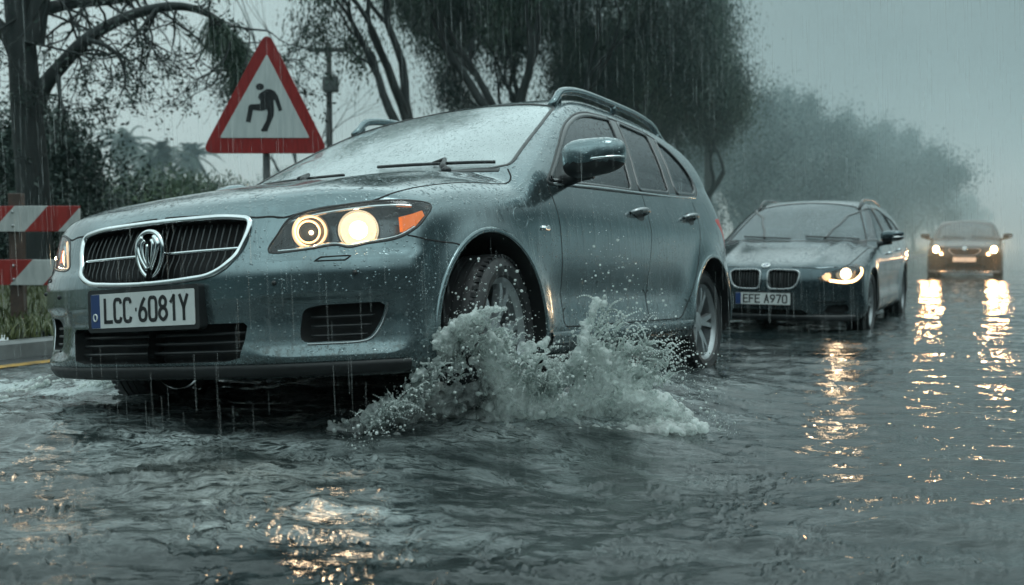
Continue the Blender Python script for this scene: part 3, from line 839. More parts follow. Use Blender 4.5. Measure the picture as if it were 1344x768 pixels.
    q, n = side_loop(C, WIN['c'], .02); b = MB(); b.strip(q, n, .024, .0055, closed=True); b.build('window_seal', M['gloss_black'], made['wc'])
    # black sail panel in the front corner of the window, carrying the mirror
    s = C.on_side(resample([(.415, .957), (.66, 1.125), (.635, .962)], .03, True)); b = MB(); b.add(s+C.normal(s)*.001, [tuple(range(len(s)))]); b.build('mirror_sail', M['black'], made['door'])
    # pillar blackouts between the windows
    for o, pl in (('door', [(1.565, 1.404), (1.60, 1.405), (1.385, .996), (1.333, .992)]), ('rdoor', [(1.60, 1.405), (1.648, 1.405), (1.425, 1.0), (1.385, .996)]), ('rdoor', [(2.063, 1.384), (2.10, 1.378), (1.955, 1.03), (1.90, 1.026)]), ('wc', [(2.10, 1.378), (2.145, 1.374), (2.008, 1.034), (1.955, 1.03)])):
        pl = np.array(pl); k = 12
        A = C.on_side(pl[0]+(pl[3]-pl[0])*np.linspace(0, 1, k)[:, None]); B = C.on_side(pl[1]+(pl[2]-pl[1])*np.linspace(0, 1, k)[:, None])
        b = MB(); V = np.vstack([A, B]); b.add(V+C.normal(V)*.0022, [(i, i+k, i+k+1, i+1) for i in range(k-1)]); b.build('pillar_cover', M['gloss_black'], made[o])
    # ---- trim on the left side
    b = MB(); q, n = side_loop(C, ALLWIN, .02); b.strip(q, n, .012, .004, closed=True); t_ = b.build('window_surround', M['black'], root); left.append(t_)
    b = MB(); q = C.on_side(spline([(.42, .942), (.9, .968), (1.5, .990), (2.0, 1.012), (2.34, 1.036)], 10)); b.strip(q, C.normal(q), .010, .006); left.append(b.build('chrome_strip', M['chrome'], root))
    # shut lines
    for pl, cl in ((spline([(.365, .93), (.372, .80), (.376, .68), (.398, .45), (.392, .36)], 8), 0), (rnd([(.392, .42), (.392, .345, .06), (1.335, .345, .03), (1.335, .5)], .05, 7), 0), (spline([(1.336, .36), (1.350, .6), (1.40, .80), (1.445, .975)], 8), 0), (rnd([(1.335, .5), (1.335, .345, .03), (1.80, .345, .05), (1.90, .44)], .04, 7), 0), (spline([(1.82, .36), (1.90, .44), (2.06, .65), (2.20, .85), (2.245, 1.0)], 8), 0), (spline([(-.64, .679), (-.58, .666), (-.50, .660), (-.43, .656), (-.385, .640)], 6), 0)):
        pl = resample(pl, .02); q = C.on_side(pl); b = MB(); b.strip(q, C.normal(q), .0055, .0008, sink=.004); left.append(b.build('panel_gap', M['seam'], root))
    b = MB(); hg = resample(spline([(.02, -.874), (.2, -.874), (.385, -.862), (.47, -.845), (.545, -.822), (.69, -.742), (.775, -.675), (.802, -.60), (.800, -.41), (.805, -.217), (.822, .09), (.815, .165), (.77, .225)], 6), .02)
    q = C.on_top(hg); b.strip(q, C.normal(q), .007, .0008, sink=.004); left.append(b.build('bonnet_gap', M['seam'], root))
    # filler flap on the front wing, side repeater, washer flap and a parking sensor
    b = MB(); t = np.linspace(0, 2*np.pi, 30, endpoint=False); q = C.on_side(np.stack([.055+.052*np.cos(t), .775+.040*np.sin(t)], 1)); b.strip(q, C.normal(q), .004, .0008, closed=True, sink=.003); left.append(b.build('round_cap', pm, root))
    b = MB(); q = C.on_side(rnd([(.205, .733), (.275, .735), (.270, .757), (.207, .752)], .008, 4)); n = C.normal(q); b.prism(q, -n[0]*.002, n[0]*.006); left.append(b.build('side_repeater', M['chrome'], root))
    d0 = np.array([-.64, .77, 0])
    def onf(pts): 
        P3 = np.array(pts, float); o = P3-d0*.5; return Ctmp.cast(o, np.tile(d0, (len(P3), 1)), 0, 1.)[0]
    b = MB(); q = onf([(.635, -.83, .604), (.652, -.82, .616), (.735, -.77, .618), (.722, -.78, .604)]); q = resample(q, .012, True); b.strip(q, C.normal(q), .005, .0030, closed=True, sink=.003); left.append(b.build('washer_flap', M['seam'], root))
    for c in ((.74, -.76, .562), (.50, -.87, .540)): q = onf([c])[0]; b = MB(); b.blob(q, .0085, 10, 6); left.append(b.build('parking_sensor', M['black'], root))
    # chrome edge under the fog grille
    b = MB(); q = C.on_front(spline([(.60, .340), (.68, .340), (.745, .342), (.777, .354), (.800, .396), (.819, .464)], 6)); b.strip(q, C.normal(q), .007, .004); left.append(b.build('bumper_trim', M['satin'], root))
    b = MB()
    for z in (.365, .395, .425): q = C.on_front([(x, z) for x in np.linspace(.595, .78-.3*(.45-z), 8)]); b.tube(q+[0, .022, 0], .005, n=6)
    left.append(b.build('fog_grille_slat', M['black'], root))
    # arch lips
    for y, z, r in ((P['yf']-.01, P['zw']+.02, .380), (P['yr'], P['zw'], .373)):
        b = MB(); t = np.linspace(.02, np.pi-.02, 40); q = C.on_side(np.stack([y+r*np.cos(t), z+r*np.sin(t)], 1)); b.strip(q, C.normal(q), .020, .005); left.append(b.build('arch_lip', pm, root))
    # sill
    b = MB(); q = C.on_side([(y, .300+.004*y) for y in np.linspace(.24, 1.92, 30)]); b.strip(q, C.normal(q), .055, .012); left.append(b.build('sill_trim', pm, root))
    # mirror, rails
    left.append(make_mirror(root, (.868, .555, .945), pm, size=(.128, .090, .080)))
    b = MB(); ys = np.linspace(1.0, 2.52, 40); zz = []
    q = C.on_top([(.60-.012*abs(y-1.6), y) for y in ys]); lift = .050*sstep(1.0, 1.11, ys)*(1-sstep(2.30, 2.52, ys))
    q[:, 2] += lift; b.tube(q, np.full(40, .021), n=10, sx=.85)
    for y in (1.06, 1.75, 2.42): k = int(np.argmin(abs(ys-y))); b.tube([q[k], q[k]-[0, 0, .05]], .017, n=8)
    left.append(b.build('roof_rail', M['wagon_rail'] if 'wagon_rail' in M else pm, root))
    # ---- front: grille, plate, emblem
    g = made['grille']
    loop = resample(grille, .012, True); q = C.on_front(loop); n = C.normal(q); b = MB(); b.strip(q, n, .019, .010, closed=True); b.build('grille_surround', M['chrome'], g)
    for x in np.linspace(-.365, .365, 27):
        top = .757-.02*(abs(x)/.4)**2; bot = .572+.05*(max(abs(x)-.22, 0)/.16)**2
        zs = np.linspace(bot, top, 12); q = C.on_front(np.stack([x+.010*np.sin((zs-bot)/(top-bot)*2.6)*np.sign(x+.001), zs], 1)); q[:, 1] += .022-.010*np.sin(np.linspace(0, np.pi, 12))
        b = MB(); b.tube(q, .0027, n=6); b.build('grille_slat', M['slat'], g)
    b = MB(); q = C.on_front([(x, .662+.0*x) for x in np.linspace(-.385, .385, 30)]); b.tube(q+[0, .008, 0], .0058, n=8); b.build('grille_bar', M['chrome'], g)
    e = MB(); c = C.on_front([(0, .668)])[0]+[0, -.012, 0]; t = np.linspace(0, 2*np.pi, 40, endpoint=False)
    ov = np.stack([.062*np.cos(t)*(1-.10*np.sin(t)*-1*.8), 0*t, .078*np.sin(t)+.004*np.cos(2*t)], 1); e.tube(c+ov, .0085, n=10, closed=True, up=(0, 1, 0))
    for s in (-1, 1):
        for k, (w, r) in enumerate(((.046, .0085), (.026, .007))):
            p = spline([(s*w*.60, -.004, .056-.012*k), (s*w*1.02, -.008, .030), (s*w*.80, -.010, -.012), (s*w*.20, -.006, -.058+.012*k)], 6); e.tube(c+p, r*np.linspace(1.15, .7, len(p)), n=8)
    e.tube(c+spline([(0, -.01, .030), (0, -.012, -.01), (0, -.008, -.05)], 5), .006, n=8)
    e.build('badge', M['chrome'], g)
    b = MB(); b.prism(c+ov*.98, (0, .006, 0), (0, .012, 0)); b.build('badge_back', M['gloss_black'], g)
    # lower intake bars
    b = MB()
    for z in (.325, .355, .385): q = C.on_front([(x, z) for x in np.linspace(-.39, .39, 24)]); b.tube(q+[0, .035, 0], .006, n=6)
    b.build('intake_slat', M['black'], made['low'])
    # plate
    c = C.on_front([(0, .472)])[0]+[0, -.018, .006]; R = Matrix.Rotation(.0, 3, 'X')
    fw, fh = .500, .118
    def rr(w, h, r, d): q = rnd([(-w/2, -h/2), (w/2, -h/2), (w/2, h/2), (-w/2, h/2)], r, 5); return np.stack([c[0]+q[:, 0], np.full(len(q), c[1]+d), c[2]+q[:, 1]], 1)
    b = MB(); b.prism(rr(fw+.036, fh+.030, .014, 0), (0, .03, 0), (0, -.004, 0)); pl = b.build('number_plate', M['black'], root, smooth=False)
    b = MB(); b.prism(rr(fw, fh, .008, -.004), (0, 0, 0), (0, -.0022, 0)); b.build('plate_face', M['plate'], pl, smooth=False)
    b = MB(); qq = np.array([(-fw/2+.001, -fh/2+.001), (-fw/2+.046, -fh/2+.001), (-fw/2+.046, fh/2-.001), (-fw/2+.001, fh/2-.001)]); b.prism(np.stack([c[0]+qq[:, 0], np.full(4, c[1]-.0062), c[2]+qq[:, 1]], 1), (0, 0, 0), (0, -.0006, 0)); b.build('plate_band', M['plate_blue'], pl, smooth=False)
    lettering('LCC\u00b76081Y', 'plate_lettering', M['ink'], pl, .395, .076, lambda x, z: (c[0]+.020+x, c[1]-.0072, c[2]+z), .0125)
    b = MB(); t = np.linspace(0, 2*np.pi, 16, endpoint=False); b.tube(np.stack([c[0]-fw/2+.023+.009*np.cos(t), np.full(16, c[1]-.0072), c[2]-.022+.012*np.sin(t)], 1), .003, n=5, closed=True); b.build('plate_symbol', M['plate'], pl)
    # lip under the bumper
    b = MB(); q = C.on_front([(x, .262) for x in np.linspace(-.86, .86, 50)]); b.strip(q, C.normal(q), .05, .014); b.build('chin_lip', M['rubber'], root)
    # wipers
    for x0, x1 in ((.70, .16), (.02, -.55)):
        xs = np.linspace(x0, x1, 16); yb = .33+.10*((x0-xs)/.54)*0-.10*((x0-xs)/.54)
        q = C.on_top(np.stack([xs, P['wsy']+P['wsc']*(xs/.93)**2+.085+.05*((x0-xs)/.54)], 1)); b = MB(); b.tube(q+C.normal(q)*.010, .0075, n=6)
        k = q[6]; p0 = C.on_top([(x0-.16, P['wsy']+P['wsc']*((x0-.16)/.93)**2+.01)])[0]+[0, 0, .012]
        b.tube([p0, p0+[-.03, .02, .022], k+[0, 0, .026], k+[-.06, 0, .016]], [.016, .014, .010, .007], n=8); b.blob(p0, (.022, .022, .016), 10, 6); b.build('wiper', M['black'], root)
    b = MB(); q = C.on_top(resample(ws[1:-1], .02)); b.strip(q, C.normal(q), .016, .003); left.append(b.build('windscreen_seal', M['black'], root))
    b = MB(); q = C.on_top(np.array([(x, P['wsy']+P['wsc']*(x/.93)**2+.028) for x in np.linspace(-.74, .74, 40)])); b.strip(q, C.normal(q), .036, .003); b.build('cowl', M['black'], root)
    cabin(root, C)
    for o in left: mirror_copy(o, root)
    for s in (1, -1):
        make_wheel(root, (.828*s, P['yf']+.065, .335), s, r=.298, w=.195, rim=.208, steer=.13, style=1); make_wheel(root, (.775*s, P['yr'], .315), s, r=.305, style=1)
    return root, C
# ---------------------------------------------------------------- the two cars behind
def behind_car(P, d, name, pm, nb, dl):
    """smaller builder for a car seen from the front: same panel logic, cut lines taken from d"""
    Ct = CarShape(P)
    up = lambda p, n: (n[:, 2] > .08) & (p[:, 2] > .5)
    fr = lambda p, n: n[:, 1] < -.12
    sd = lambda p, n: n[:, 0] > .25
    yb = lambda x, k: P['wsy']+P['wsc']*(x/P['W'])**2+k
    hood = np.array([(-.03, d['hood_y']), (.25, d['hood_y']), (.45, d['hood_y']+.02), (.62, d['hood_y']+.10), (.74, d['hood_y']+.24), (.78, .1), (.79, P['wsy']-.03), (.765, yb(.75, .0)-.01), (.5, yb(.5, .01)), (-.03, yb(0, .01))])
    xt, yt = d['ws_top']
    ws = np.array([(-.03, yb(0, .035)), (.4, yb(.4, .035)), (.62, yb(.62, .035)), (.735, yb(.735, .05)), (xt+.015, yt-.12), (xt-.05, yt-.02), (xt-.25, yt+.02), (-.03, yt+.04)])
    feats = [
        dict(n='bumper', part='front_bumper', kind='panel2', proj='whole', poly=[(-1.6, 0), (-1.6, d['seam']), (P['fy']+.3, d['seam']), (P['yf']-.36, d['seam']+.02), (P['yf']-.36, 0)]),
        dict(n='hood', part='bonnet', kind='panel2', proj='top', poly=hood, test=up),
        dict(n='door', part='front_door', kind='panel', proj='side', poly=np.array(d['door']), test=sd),
        dict(n='rdoor', part='rear_door', kind='panel', proj='side', poly=np.array(d['rdoor']), test=sd),
        dict(n='ws', part='windscreen', kind='glass2', proj='top', poly=ws, test=lambda p, n: (p[:, 2] > .85) & (p[:, 1] < yt+.1), mat=M['windscreen_b'], sink=.003)]
    for k, (par, w) in enumerate(d['win']):
        feats.append(dict(n='w%d' % k, part='window' if par else 'quarter_window', kind='glass', proj='side', poly=rnd(w, .03), parent=par, test=sd, mat=M['side_glass']))
    feats.append(dict(n='hl', part='headlight', kind='lamp', proj='diag', poly=rnd(d['hl'], .02), test=lambda p, n: (p[:, 1] < P['yf']) & (p[:, 2] < .95), off=(-.05, .055, 0), mat=M['gloss_black']))
    for k, g in enumerate(d['grille']): feats.append(dict(n='g%d' % k, part='grille', kind=d.get('gkind', 'hole'), proj='front', poly=rnd(g, .03), test=fr, off=(0, .05, 0)))
    feats.append(dict(n='low', part='lower_grille', kind='hole2', proj='front', poly=sym(d['low']), test=fr, off=(0, .06, 0)))
    if 'pocket' in d: feats.append(dict(n='pocket', part='fog_light_grille', kind='hole', proj='front', poly=rnd(d['pocket'], .02), test=fr, off=(0, .05, 0)))
    feats += [dict(n='af', part='wheel_arch', kind='arch', proj='side', poly=circle_arch(P['yf'], P['zw'], P['ra']-.005)), dict(n='ar', part='wheel_arch', kind='arch', proj='side', poly=circle_arch(P['yr'], P['zw'], P['ra']-.005))]
    C, root, made = build_car(dict(P=P, paint=pm, nb=nb, dl=dl, feats=feats), name)
    left = [made[k] for k in made if k in ('door', 'rdoor', 'hl', 'pocket', 'af', 'ar', 'g0') and not (k == 'g0' and d.get('gkind') == 'hole2')] + [made[k] for k, (p, w) in zip(['w%d' % i for i in range(len(d['win']))], d['win']) if p is None]
    # lamp insides
    hl = made['hl']; ax = np.array([.5, -.86, 0]); sx = np.array([.86, .5, 0]); uz = np.array([0, 0, 1.])
    for c, r, m in d['lamps']:
        c = np.array(c); q = Ct.cast(np.array([c+ax*.5]), np.array([-ax]), 0, 1.)[0][0]-ax*.016
        t = np.linspace(0, 2*np.pi, 24, endpoint=False); ring = lambda rr, dd: q+ax*dd+rr*(np.cos(t)[:, None]*sx+np.sin(t)[:, None]*uz)
        b = MB(); A, B = ring(r, .0), ring(r*.6, .010); b.add(np.vstack([A, B]), [(i, (i+1) % 24, (i+1) % 24+24, i+24) for i in range(24)]+[tuple(range(24, 48))]); b.build('lit_bulb', M[m], hl)
        b = MB(); b.add(np.vstack([ring(r*1.12, .006), ring(r, -.004)]), [(i, (i+1) % 24, (i+1) % 24+24, i+24) for i in range(24)]); b.build('lamp_bowl', M['reflector'], hl)
    if 'eyebrow' in d:
        u = np.array(spline(d['eyebrow'], 6)); k = .70711
        q = Ct.cast(np.stack([u[:, 0]*k+.9, u[:, 0]*k-.9, u[:, 1]], 1), np.tile([-k, k, 0], (len(u), 1)), 0, 1.7)[0]; n = C.normal(q)
        b = MB(); b.strip(q-n*.006, n, d.get('brow_w', .014), .003); b.build('light_strip', M[d['brow_m']], hl)
    # handles, seals
    for key, (y0, y1, z0, z1) in (('door', d['h'][0]), ('rdoor', d['h'][1])):
        q = C.on_side([(y0+(y1-y0)*t, z0+(z1-z0)*t) for t in np.linspace(0, 1, 7)]); b = MB(); b.tube(q+C.normal(q)*np.array([.004, .026, .034, .036, .034, .026, .004])[:, None], .013, n=8); b.build('handle', M['chrome'], made[key])
    for k, (par, w) in enumerate(d['win']):
        q, n = side_loop(C, rnd(w, .03), .03); b = MB(); b.strip(q, n, .024, .005, closed=True); b.build('window_seal', M['gloss_black'], made['w%d' % k] if par is None else made[par])
    b = MB(); q = C.on_side(resample(d['gaps'][0], .04)); b.strip(q, C.normal(q), .006, .001, sink=.004); left.append(b.build('panel_gap', M['seam'], root))
    for g in d['gaps'][1:]: b = MB(); q = C.on_side(resample(g, .04)); b.strip(q, C.normal(q), .006, .001, sink=.004); left.append(b.build('panel_gap', M['seam'], root))
    b = MB(); q = C.on_top(resample(spline(hood[1:7], 5), .03)); b.strip(q, C.normal(q), .008, .001, sink=.004); left.append(b.build('bonnet_gap', M['seam'], root))
    b = MB(); q = C.on_top(resample(ws[1:], .03)); b.strip(q, C.normal(q), .018, .003); left.append(b.build('windscreen_seal', M['black'], root))
    b = MB(); q = C.on_top(np.array([(x, yb(x, .012)) for x in np.linspace(-.74, .74, 30)])); b.strip(q, C.normal(q), .05, .004); b.build('cowl', M['black'], root)
    left.append(make_mirror(root, d['mirror'], pm, size=d.get('msize', (.105, .075, .062))))
    if 'rail' in d:
        y0, y1, x = d['rail']; ys = np.linspace(y0, y1, 30); q = C.on_top([(x-.01*abs(y-y0-.8), y) for y in ys]); q[:, 2] += .035*sstep(y0, y0+.12, ys)*(1-sstep(y1-.2, y1, ys)); b = MB(); b.tube(q, .017, n=8); left.append(b.build('roof_rail', M['gloss_black'], root))
    # grilles
    for k, g in enumerate(d['grille']):
        o = made['g%d' % k]; loop = resample(rnd(g, .03), .02, True); q = C.on_front(loop); b = MB(); b.strip(q, C.normal(q), d.get('gw', .022), .012, closed=True); b.build('grille_surround', M[d.get('gm', 'chrome')], o)
        g2 = np.array(g)[:, :2]; x0, x1 = g2[:, 0].min(), g2[:, 0].max(); nS = d.get('slats', 10)
        for x in np.linspace(x0, x1, nS+2)[1:-1]:
            zs = [z for z in np.linspace(g2[:, 1].min(), g2[:, 1].max(), 30) if inside(rnd(g, .03), np.array([x]), np.array([z]))[0]]
            if len(zs) > 3: q = C.on_front([(x, z) for z in np.linspace(zs[0], zs[-1], 6)]); b = MB(); b.tube(q+[0, .02, 0], .005, n=6); b.build('grille_slat', M['black'], o)
    # plate
    w, h = .52, .11; c = C.on_front([(0, d['plate'][0])])[0]+[0, -.015, 0]
    b = MB(); b.box(c+[0, .012, 0], (w+.02, .03, h+.02)); pl = b.build('number_plate', M['black'], root, smooth=False)
    b = MB(); b.box(c-[0, .0055, 0], (w, .004, h)); b.build('plate_face', M['plate'], pl, smooth=False)
    if d['plate'][1]:
        b = MB(); b.box(c+[-w/2+.026, -.008, 0], (.05, .003, h-.004)); b.build('plate_band', M['plate_blue'], pl, smooth=False)
        lettering(d['plate'][1], 'plate_lettering', M['ink'], pl, .41, .072, lambda x, z: (c[0]+.022+x, c[1]-.0085, c[2]+z), .0135)
    b = MB(); q = C.on_front([(x, P['zb']+.035) for x in np.linspace(-.80, .80, 40)]); b.strip(q, C.normal(q), .06, .012); b.build('chin_lip', M[d.get('lip', 'black')], root)
    cabin(root, C, lo=.42, dash=P['wsy']+.50)
    for x0, x1 in ((.66, .12), (-.02, -.56)):
        xs = np.linspace(x0, x1, 12); q = C.on_top(np.stack([xs, yb(xs, .07+.05*(x0-xs)/.54)], 1)); b = MB(); b.tube(q+C.normal(q)*.012, .008, n=6); b.build('wiper', M['black'], root)
    for o in left: mirror_copy(o, root)
    for s in (1, -1):
        for y in (P['yf'], P['yr']): make_wheel(root, (d['track']*s, y, P['zw']), s, r=d['wr'], w=.215, rim=d['rim'], style=1, n=40)
    return root, C

SECOND = dict(
    W=.905, yf=0., yr=2.80, zw=.32, ra=.365, flare=.018, scallop=.018, zscal=.46, crease=.010, zcre=.76,
    belt=.93, wg=.845, tumble=.40, tumble2=.30, kshoulder=.016,
    side=([.15, .2, .26, .34, .45, .58, .70, .80, .88, .96, 1.1], [-.09, -.05, -.014, -.006, -.008, -.004, 0, -.004, -.016, -.04, -.11]),
    hood=([-.9, -.78, -.70, -.5, -.2, .2, .5, .7, 4.0], [.60, .668, .705, .765, .835, .900, .938, .95, .97]),
    crown=.045, crown2=.06, ridge=.018, xridge=.50,
    wsy=.48, wsc=.26, wsz=.915, wss=.56, wsq=.06,
    roof=([1.0, 1.3, 1.7, 2.1, 2.6, 3.2, 3.7], [1.34, 1.385, 1.425, 1.432, 1.42, 1.36, 1.28]), rcrown=.03,
    rwz=1.28, rws=1.5, rwy=3.55,
    fy=-.80, fc=.36, fp=2.8,
    nose=([.12, .2, .27, .33, .40, .47, .55, .62, .70, .80, 1.0], [.07, .02, 0, .0, .002, .004, .010, .025, .050, .09, .2]),
    ry=3.78, rc=.22, rp=2.6, tail=([.15, .3, .45, .6, .7, .95, 1.1, 1.4], [-.08, -.01, .02, .02, -.02, -.03, -.06, -.06]),
    zb=.17, kf=.03, ktop=.04, z0=.55, pockets=[(.44, .52, .76, .82, .20, .235, .345, .37, .035)])
SECOND_CUTS = dict(
    hood_y=-.715, ws_top=(.56, 1.42), seam=.52,
    door=[(.42, .90), (.44, .6), (.44, .32), (1.42, .32), (1.43, .6), (1.52, .96), (1.66, 1.34), (1.40, 1.33), (1.10, 1.22)],
    rdoor=[(1.42, .32), (1.43, .6), (1.52, .96), (1.66, 1.34), (2.1, 1.345), (2.45, 1.30), (2.56, .97), (2.50, .75), (2.30, .5), (2.1, .32)],
    win=[('door', [(.55, .935), (.80, 1.06), (1.14, 1.215), (1.40, 1.30), (1.60, 1.315), (1.47, .965)]), ('rdoor', [(1.68, 1.32), (2.1, 1.325), (2.40, 1.285), (2.47, .985), (1.55, .97)]), (None, [(2.50, 1.27), (2.9, 1.20), (3.25, 1.06), (3.20, 1.02), (2.56, .99)])],
    hl=[(-.175, .580, .01), (-.10, .552, .03), (.05, .530, .05), (.21, .545, .05), (.335, .640, .04), (.33, .715, .03), (.20, .708, .1), (-.03, .650, .1)],
    lamps=[((.56, -.66, .605), .042, 'lamp_rim'), ((.715, -.55, .625), .052, 'lamp')], eyebrow=[(-.06, .565), (.08, .548), (.20, .566), (.29, .635), (.315, .685)], brow_m='led', brow_w=.026,
    grille=[[(.035, .650, .04), (.09, .662, .05), (.30, .656, .05), (.335, .63, .05), (.315, .53, .08), (.27, .485, .06), (.16, .475, .1), (.05, .48, .03), (.035, .52, .03)]],
    low=[(0, .285), (.36, .285), (.42, .245), (.36, .205), (0, .20)], pocket=[(.53, .25), (.58, .33), (.745, .335), (.755, .27), (.70, .24)],
    h=((1.12, 1.34, .80, .805), (2.12, 2.34, .83, .835)), gaps=[[(.42, .90), (.44, .6), (.44, .34)], [(1.42, .34), (1.43, .6), (1.51, .95)], [(2.12, .36), (2.30, .5), (2.50, .75), (2.55, .96)], [(.46, .325), (2.08, .325)]],
    mirror=(.845, .78, .885), msize=(.115, .08, .060), rail=(1.35, 3.2, .565), plate=(.385, 'EFE A970'), track=.78, wr=.315, rim=.225, gw=.018, gm='satin')

THIRD = dict(
    W=.885, yf=0., yr=2.60, zw=.31, ra=.36, flare=.018, scallop=.015, zscal=.46, crease=.008, zcre=.80,
    belt=.98, wg=.835, tumble=.34, tumble2=.30, kshoulder=.02,
    side=([.12, .18, .26, .34, .45, .58, .72, .84, .92, 1.0, 1.12], [-.09, -.05, -.016, -.008, -.008, -.004, 0, -.004, -.018, -.045, -.11]),
    hood=([-.95, -.80, -.72, -.5, -.2, .15, .4, .6, 4.0], [.70, .765, .80, .86, .92, .97, .995, 1.0, 1.02]),
    crown=.04, crown2=.06, ridge=.010, xridge=.55,
    wsy=.30, wsc=.24, wsz=.975, wss=.60, wsq=.07,
    roof=([.8, 1.1, 1.5, 1.9, 2.4, 2.9, 3.3], [1.40, 1.45, 1.49, 1.50, 1.48, 1.42, 1.36]), rcrown=.03,
    rwz=1.36, rws=1.6, rwy=3.0,
    fy=-.82, fc=.30, fp=3.0,
    nose=([.1, .2, .28, .35, .45, .55, .62, .70, .78, .86, 1.0], [.05, .01, 0, .004, .004, .0, .012, .03, .05, .09, .2]),
    ry=3.3, rc=.2, rp=2.6, tail=([.15, .3, .45, .6, .7, .95, 1.1, 1.4], [-.08, -.01, .02, .02, -.02, -.03, -.06, -.06]),
    zb=.13, kf=.04, ktop=.05)
THIRD_CUTS = dict(
    hood_y=-.72, ws_top=(.57, 1.15), seam=.58,
    door=[(.28, .93), (.30, .6), (.32, .30), (1.30, .30), (1.32, .6), (1.40, .98), (1.50, 1.40), (1.20, 1.38), (.85, 1.24)],
    rdoor=[(1.30, .30), (1.32, .6), (1.40, .98), (1.50, 1.40), (2.0, 1.39), (2.30, 1.33), (2.36, 1.0), (2.30, .78), (2.12, .5), (1.95, .30)],
    win=[('door', [(.42, .97), (.90, 1.235), (1.20, 1.36), (1.45, 1.375), (1.35, 1.0)]), ('rdoor', [(1.52, 1.375), (2.0, 1.365), (2.24, 1.31), (2.28, 1.02), (1.43, 1.0)]), (None, [(2.34, 1.30), (2.6, 1.22), (2.75, 1.10), (2.38, 1.03)])],
    hl=[(-.13, .66, .03), (-.02, .635, .05), (.15, .65, .05), (.26, .73, .04), (.25, .80, .04), (.10, .79, .08), (-.10, .73, .06)],
    lamps=[((.66, -.66, .718), .078, 'bright')],
    grille=[sym([(0, .735), (.34, .74), (.36, .70), (.25, .59), (.18, .57), (0, .57)])], gkind='hole2', gm='alloy_dark', slats=16, gw=.014,
    low=[(0, .36), (.40, .36), (.48, .30), (.44, .24), (0, .24)],
    h=((1.0, 1.2, .86, .865), (1.9, 2.1, .88, .885)), gaps=[[(.28, .93), (.30, .6), (.32, .32)], [(1.30, .32), (1.32, .6), (1.39, .97)], [(1.97, .34), (2.12, .5), (2.30, .78), (2.35, .98)]],
    mirror=(.835, .55, .955), msize=(.115, .08, .07), plate=(.475, ''), track=.76, wr=.31, rim=.215, lip='satin')

def roundel(root, C, z, r, m, dark, top=True):
    """small round maker's badge: a pale ring and quarters"""
    c = (C.on_top([[0, z]]) if top else C.on_front([[0, z]]))[0]; n = C.normal(np.array([c]))[0]
    a = np.cross([0, 0, 1.], n) if not top else np.array([1., 0, 0]); a /= np.linalg.norm(a); b_ = np.cross(n, a)
    t = np.linspace(0, 2*np.pi, 24, endpoint=False); P = lambda rr, dd: c+n*dd+rr*(np.cos(t)[:, None]*a+np.sin(t)[:, None]*b_)
    b = MB(); b.prism(P(r, 0), -n*.006, n*.005); o = b.build('badge', m, root, smooth=False)
    b = MB(); b.tube(P(r*.97, .005), r*.10, n=6, closed=True); b.build('badge_ring', M['chrome'], o)
    b = MB()
    for k in (0, 2):
        q = [c+n*.0062]+[c+n*.0062+r*.62*(np.cos(x)*a+np.sin(x)*b_) for x in np.linspace(k*np.pi/2, (k+1)*np.pi/2, 8)]; b.add(q, [tuple(range(len(q)))])
    b.build('badge_quarter', dark, o, smooth=False)
    return o
# ---------------------------------------------------------------- camera
F_PX, HZ, CAM_H = 1340.0, 318.0, 0.85
def make_camera():
    cd = bpy.data.cameras.new('camera'); cd.sensor_width = 36.0; cd.lens = 36.0*F_PX/1344.0
    cd.clip_start = .05; cd.clip_end = 2000
    cam = bpy.data.objects.new('camera', cd); COL.objects.link(cam)
    cam.location = (0, 0, CAM_H); cam.rotation_euler = (math.pi/2-math.atan((384-HZ)/F_PX), 0, 0)
    cd.dof.use_dof = True; cd.dof.focus_distance = 4.3; cd.dof.aperture_fstop = 2.6
    SC.camera = cam
    return cam
# ---------------------------------------------------------------- noise
def _hash(ix, iy, seed):
    h = (ix.astype(np.int64)*374761393+iy.astype(np.int64)*668265263+seed*1442695041) & 0xffffffff
    h = ((h ^ (h >> 13))*1274126177) & 0xffffffff
    return ((h ^ (h >> 16)) & 0xffff)/65535.0
def vnoise(x, y, seed=0):
    ix, iy = np.floor(x), np.floor(y); fx, fy = x-ix, y-iy
    fx = fx*fx*fx*(fx*(fx*6-15)+10); fy = fy*fy*fy*(fy*(fy*6-15)+10)
    a, b = _hash(ix, iy, seed), _hash(ix+1, iy, seed); c, d = _hash(ix, iy+1, seed), _hash(ix+1, iy+1, seed)
    return (a*(1-fx)+b*fx)*(1-fy)+(c*(1-fx)+d*fx)*fy
def fbm(x, y, o=4, seed=0, gain=.5):
    s = 0; a = 1.; t = 0
    for k in range(o): s = s+a*vnoise(x*2.03**k+17*k, y*2.03**k-9*k, seed+k); t += a; a *= gain
    return s/t

YAW = math.radians(28)
AX = np.array([math.sin(YAW), math.cos(YAW)]); NR = np.array([math.cos(YAW), -math.sin(YAW)])   # along the road, and to its right
def road(n, s, z=0.): p = NR*n+AX*s; return np.array([p[0], p[1], z])
KERB_N = -6.44
def at(px, py, d):
    """a point d metres in front of where the photographer stood"""
    return np.array([(px-672)/F_PX*d, d, CAM_H+(HZ-py)/F_PX*d])

